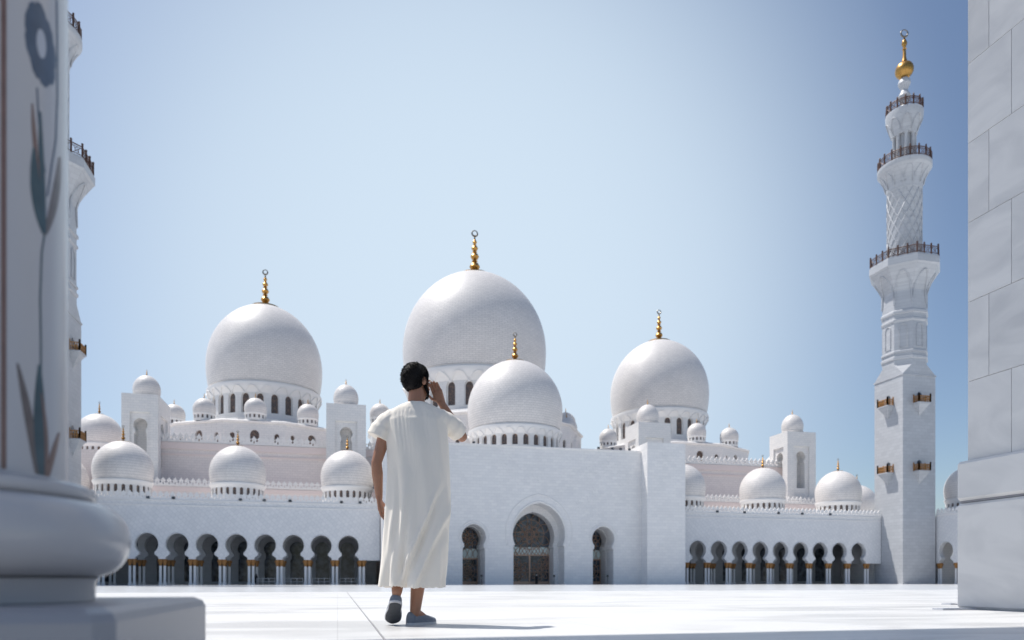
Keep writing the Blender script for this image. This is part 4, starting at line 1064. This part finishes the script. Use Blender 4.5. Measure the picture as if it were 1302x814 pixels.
# shoes
def shoe(heel, toe, up, name='shoe'):
    """low canvas shoe from heel point to toe point (on the sole), up = direction out of the sole"""
    heel = Vector(heel); toe = Vector(toe); f = (toe-heel); L_ = f.length; f.normalize(); up = (Vector(up)-f*Vector(up).dot(f)).normalized(); sd = f.cross(up)
    def outl(s_):
        w_ = .043+.012*math.sin(PI*min(1, max(0, (s_-.35)/.65)))**1.0
        if s_ < .12: w_ *= math.sqrt(max(.05, 1-((.12-s_)/.12)**2))
        if s_ > .78: w_ *= math.sqrt(max(.03, 1-((s_-.78)/.22)**2))
        return w_
    K = 22; u_ = MB()
    rings = []
    for i in range(K+1):
        s_ = i/K; w_ = outl(s_); hgt = (.078 if s_ < .4 else .078-.022*(s_-.4)/.2 if s_ < .6 else .056-.028*(s_-.6)/.4)
        rg = []
        for j in range(13):
            a = PI*j/12; rg.append(heel+f*L_*s_+sd*w_*math.cos(a)*(1-.28*math.sin(a)**3)+up*(.014+hgt*math.sin(a)**.7*(.6 if s_ in (0, 1) else 1)))
        rings.append(rg)
    vs = [p for r0 in rings for p in r0]; fs = []
    for i in range(K):
        for j in range(12): fs.append((i*13+j, i*13+j+1, (i+1)*13+j+1, (i+1)*13+j))
        fs.append((i*13+12, i*13, (i+1)*13, (i+1)*13+12))
    fs.append(tuple(range(13))); fs.append(tuple(K*13+j for j in range(13))[::-1])
    u_.add(vs, fs); o = u_.build(name, M['shoe'], man, smooth=True)
    so = MB(); ol = []
    for i in range(K+1): ol.append((i/K, outl(i/K)*1.05))
    loop = [(s_, w_) for s_, w_ in ol]+[(s_, -w_) for s_, w_ in ol[::-1]]
    so.slab([(s_*L_, w_) for s_, w_ in loop], [], 0, .016, mapf=lambda x, y, z: tuple(heel+f*x+sd*z+up*y)); so.build('sole', M['rim'], o)
    ou = MB(); ou.slab([(L_*.5+(s_-.5)*L_*.93, w_*.90) for s_, w_ in loop], [], -.005, -.0005, mapf=lambda x, y, z: tuple(heel+f*x+sd*z+up*y)); ou.build('outsole', M['sole'], o)
    return o
shoe((-.118, -.145, .165), (-.178, .045, .006), (-.05, .55, .6))
shoe((-.055, -.02, 0), (.105, .195, 0), (0, 0, 1))

def small_person(label, x, y, z, top, low, rz=0, seated=False, hairmat='hair', group=None):
    t = thing('person', label, 'person', (x, y, z), rz, group); b = MB()
    b.ball((0, 0, 1.62), .08, .10, .12); b.capsule((0, 0, 1.4), (0, 0, 1.55), .06, .055); b.ball((0, 0, 1.25), .18, .12, .22); b.ball((0, 0, .95), .16, .13, .16)
    b.ball((0, .10, 1.60), .018, .02, .02)
    for s_ in (-1, 1):
        b.capsule((s_*.2, 0, 1.4), (s_*.26, 0, 1.12), .05, .04); b.capsule((s_*.26, 0, 1.12), (s_*.24, .1, .88), .04, .03); b.ball((s_*.24, .12, .8), .03, .04, .07)
        b.capsule((s_*.09, 0, .9), (s_*.11, .02+.1*s_, .48), .08, .055); b.capsule((s_*.11, .02+.1*s_, .48), (s_*.11, .08*s_, .08), .055, .035); b.capsule((s_*.11, .08*s_, .05), (s_*.12, .08*s_+.15, .04), .04, .035)
    o = b.build('body', M['skin'], t, smooth='raw'); remesh(o, .018, 2)
    g_ = MB(); g_.lathe([(.27, .12), (.24, .5), (.20, .95), (.215, 1.25), (.20, 1.4), (.12, 1.5), (.06, 1.53)], 16)
    g_.capsule((-.2, 0, 1.4), (-.27, 0, 1.1), .075, .06); g_.capsule((.2, 0, 1.4), (.27, 0, 1.1), .075, .06); g_.capsule((-.27, 0, 1.1), (-.25, .08, .92), .06, .045); g_.capsule((.27, 0, 1.1), (.25, .08, .92), .06, .045)
    g_.build('robe', M[top], t, smooth=True)
    k_ = MB(); k_.ball((0, -.02, 1.66), .1, .11, .11); k_.ball((0, -.05, 1.55), .10, .09, .12); k_.build('headscarf' if low == 'whitecloth' else 'hair', M[low], t, smooth=True)
    return t
small_person('distant figure in dark robe standing under an arch of the left arcade', -21.6, 119.3, GZ, 'darkcloth', 'hair')
small_person('distant dark figure between the middle columns of the left arcade', -12.6, 120.6, GZ, 'darkcloth', 'hair', .8)
small_person('distant figure in white headscarf at the main glass door', 33.4, 119.4, GZ, 'darkcloth', 'whitecloth', .3)

# ------------------------------------------------------------------ small fixtures
def make_post(label, x, y):
    t = thing('barrier_post', label, 'post', (x, y, GZ), 0, 'black posts by the portico doors'); b = MB()
    b.lathe([(.17, 0), (.17, .04), (.05, .07), (.04, 1.15), (.07, 1.17), (.07, 1.25), (.02, 1.3)], 12); b.build('pole', M['black'], t, smooth=True)
    s_ = MB(); s_.box(-.16, .16, -.02, .02, 1.301, 1.62); s_.build('sign_plate', M['black'], t); return t
make_post('black sign post inside the left side doorway', 22.95, 115.6); make_post('black sign post inside the large main doorway', 35.6, 116.2); make_post('black sign post inside the right side doorway', 44.95, 115.6)

fl0 = thing('floodlight', 'x', 'floodlight', (0, 0, 0), 0, 'floodlights on the roof edges')
b = MB(); b.box(-.2, .2, -.16, .12, .12, .42); b.build('housing', M['black'], fl0)
b = MB(); b.box(-.17, .17, -.175, -.162, .15, .39); b.build('lens', M['glass'], fl0)
b = MB(); b.box(-.04, .04, -.04, .04, 0, .12); b.box(-.24, -.205, -.04, .04, .05, .3); b.box(.205, .24, -.04, .04, .05, .3); b.build('bracket', M['black'], fl0)
spots = [(x, 114.7, PT+.182, 'portico') for x in (14.5, 15.9, 21.5, 43, 45.5, 47.0, 48.6)]+[(x, 116.87, WT+.165, 'left arcade') for x in (-36, -27.5, -24, -14.5, -11, -7.2, .6, 3.5)]+[(x, 116.87, WT+.165, 'right arcade') for x in (66.5, 72, 79, 84, 90)]
lab = {'portico': 'small black floodlight on the edge of the portico roof', 'left arcade': 'small black floodlight at the foot of the left arcade parapet', 'right arcade': 'small black floodlight at the foot of the right arcade parapet'}
for i, (x, y, z, w_) in enumerate(spots):
    o = fl0 if i == 0 else copy_tree(fl0); relabel(o, lab[w_], (x, y, z), group='floodlights along the edge of the '+w_)
# low glass barriers in the left arcade
bar = thing('barrier', 'x', 'barrier', (0, 0, 0), 0, 'low rails between columns of the left arcade')
b = MB(); b.tube([(-1.35, 0, 1.0), (1.35, 0, 1.0)], .035, 6); b.tube([(-1.35, 0, .55), (1.35, 0, .55)], .025, 6); b.build('rail', M['trim'], bar)
b0 = None
for x in (-1.35, -.45, .45, 1.35):
    if b0 is None: q = MB(); q.tube([(0, 0, 0), (0, 0, 1.02)], .035, 6); b0 = q.build('rail_post', M['trim'], bar); b0.location = (x, 0, 0)
    else: o = b0.copy(); C.objects.link(o); o.location = (x, 0, 0)
nm = ['first', 'second', 'third', 'fourth']
for i, c_ in enumerate(LC[-4:]):
    o = bar if i == 0 else copy_tree(bar)
    relabel(o, 'low white rail under the %s arch of the left arcade counted from the man' % nm[3-i], (c_, 118.3, GZ))
# small flat floor hatches by the pillar
for i, (xx, yy, w_) in enumerate(((6.32, 6.25, .42), (7.57, 7.54, .14))):
    b = MB(); b.box(-w_/2, w_/2, -.07, .07, .001, .016); b.box(-w_/2+.03, w_/2-.03, -.04, .04, .0165, .019)
    o = b.build('floor_hatch', M['in_pale'], loc=(xx, yy, 0)); o['label'] = ['larger flat metal floor hatch by the foot of the pillar', 'smaller flat metal floor hatch behind the first one'][i]; o['category'] = 'hatch'

# ------------------------------------------------------------------ camera, light
cam = bpy.data.cameras.new('camera'); co = bpy.data.objects.new('camera', cam); C.objects.link(co); S.camera = co
co.location = (0, 0, .31); co.rotation_euler = (PI/2, 0, CA)
cam.sensor_width = 36; cam.lens = 25.217; cam.shift_y = .2542; cam.clip_start = .05; cam.clip_end = 6000
cam.dof.use_dof = True; cam.dof.focus_distance = 5.6; cam.dof.aperture_fstop = 2.4
EL = R(64); sv = Vector((-.779*math.cos(EL), .627*math.cos(EL), math.sin(EL)))
sl_ = bpy.data.lights.new('sun', 'SUN'); sl_.energy = 3.1; sl_.angle = R(.53); sl_.color = (1, .955, .89)
so = bpy.data.objects.new('sun', sl_); C.objects.link(so); so.rotation_euler = sv.to_track_quat('Z', 'Y').to_euler()
W = bpy.data.worlds.new('World'); S.world = W; W.use_nodes = True; nt = W.node_tree
sk = nt.nodes.new('ShaderNodeTexSky'); sk.sky_type = 'NISHITA'; sk.sun_disc = False; sk.sun_elevation = EL
sk.sun_rotation = math.atan2(-.779, .627); sk.air_density = 1.0; sk.dust_density = 1.0; sk.ozone_density = 2.0
bg = nt.nodes['Background']; bg.inputs[1].default_value = .074
# pale desert haze brightening the part of the sky beyond the mosque
tc = nt.nodes.new('ShaderNodeTexCoord'); dp = nt.nodes.new('ShaderNodeVectorMath'); dp.operation = 'DOT_PRODUCT'
az = R(13.67-4); el0 = R(20); dp.inputs[1].default_value = (math.sin(az)*math.cos(el0), math.cos(az)*math.cos(el0), math.sin(el0))
nt.links.new(tc.outputs['Generated'], dp.inputs[0])
cr = nt.nodes.new('ShaderNodeValToRGB'); cr.color_ramp.interpolation = 'B_SPLINE'
e = cr.color_ramp.elements; e[0].position = .78; e[0].color = (0, 0, 0, 1); e[1].position = 1; e[1].color = (1, 1, 1, 1)
for p_, v_ in ((.83, .02), (.86, .11), (.905, .44), (.95, .84)): q = e.new(p_); q.color = (v_, v_, v_, 1)
nt.links.new(dp.outputs['Value'], cr.inputs[0])
mh = nt.nodes.new('ShaderNodeMix'); mh.data_type = 'RGBA'; nt.links.new(cr.outputs[0], mh.inputs[0]); nt.links.new(sk.outputs[0], mh.inputs[6])
mh.inputs[7].default_value = (5.65, 6.75, 7.85, 1); nt.links.new(mh.outputs[2], bg.inputs[0])
S.view_settings.view_transform = 'Standard'; S.view_settings.look = 'None'; S.view_settings.gamma = 1; S.view_settings.exposure = .68
S.render.engine = 'CYCLES'; S.render.resolution_x = 1024; S.render.resolution_y = 640
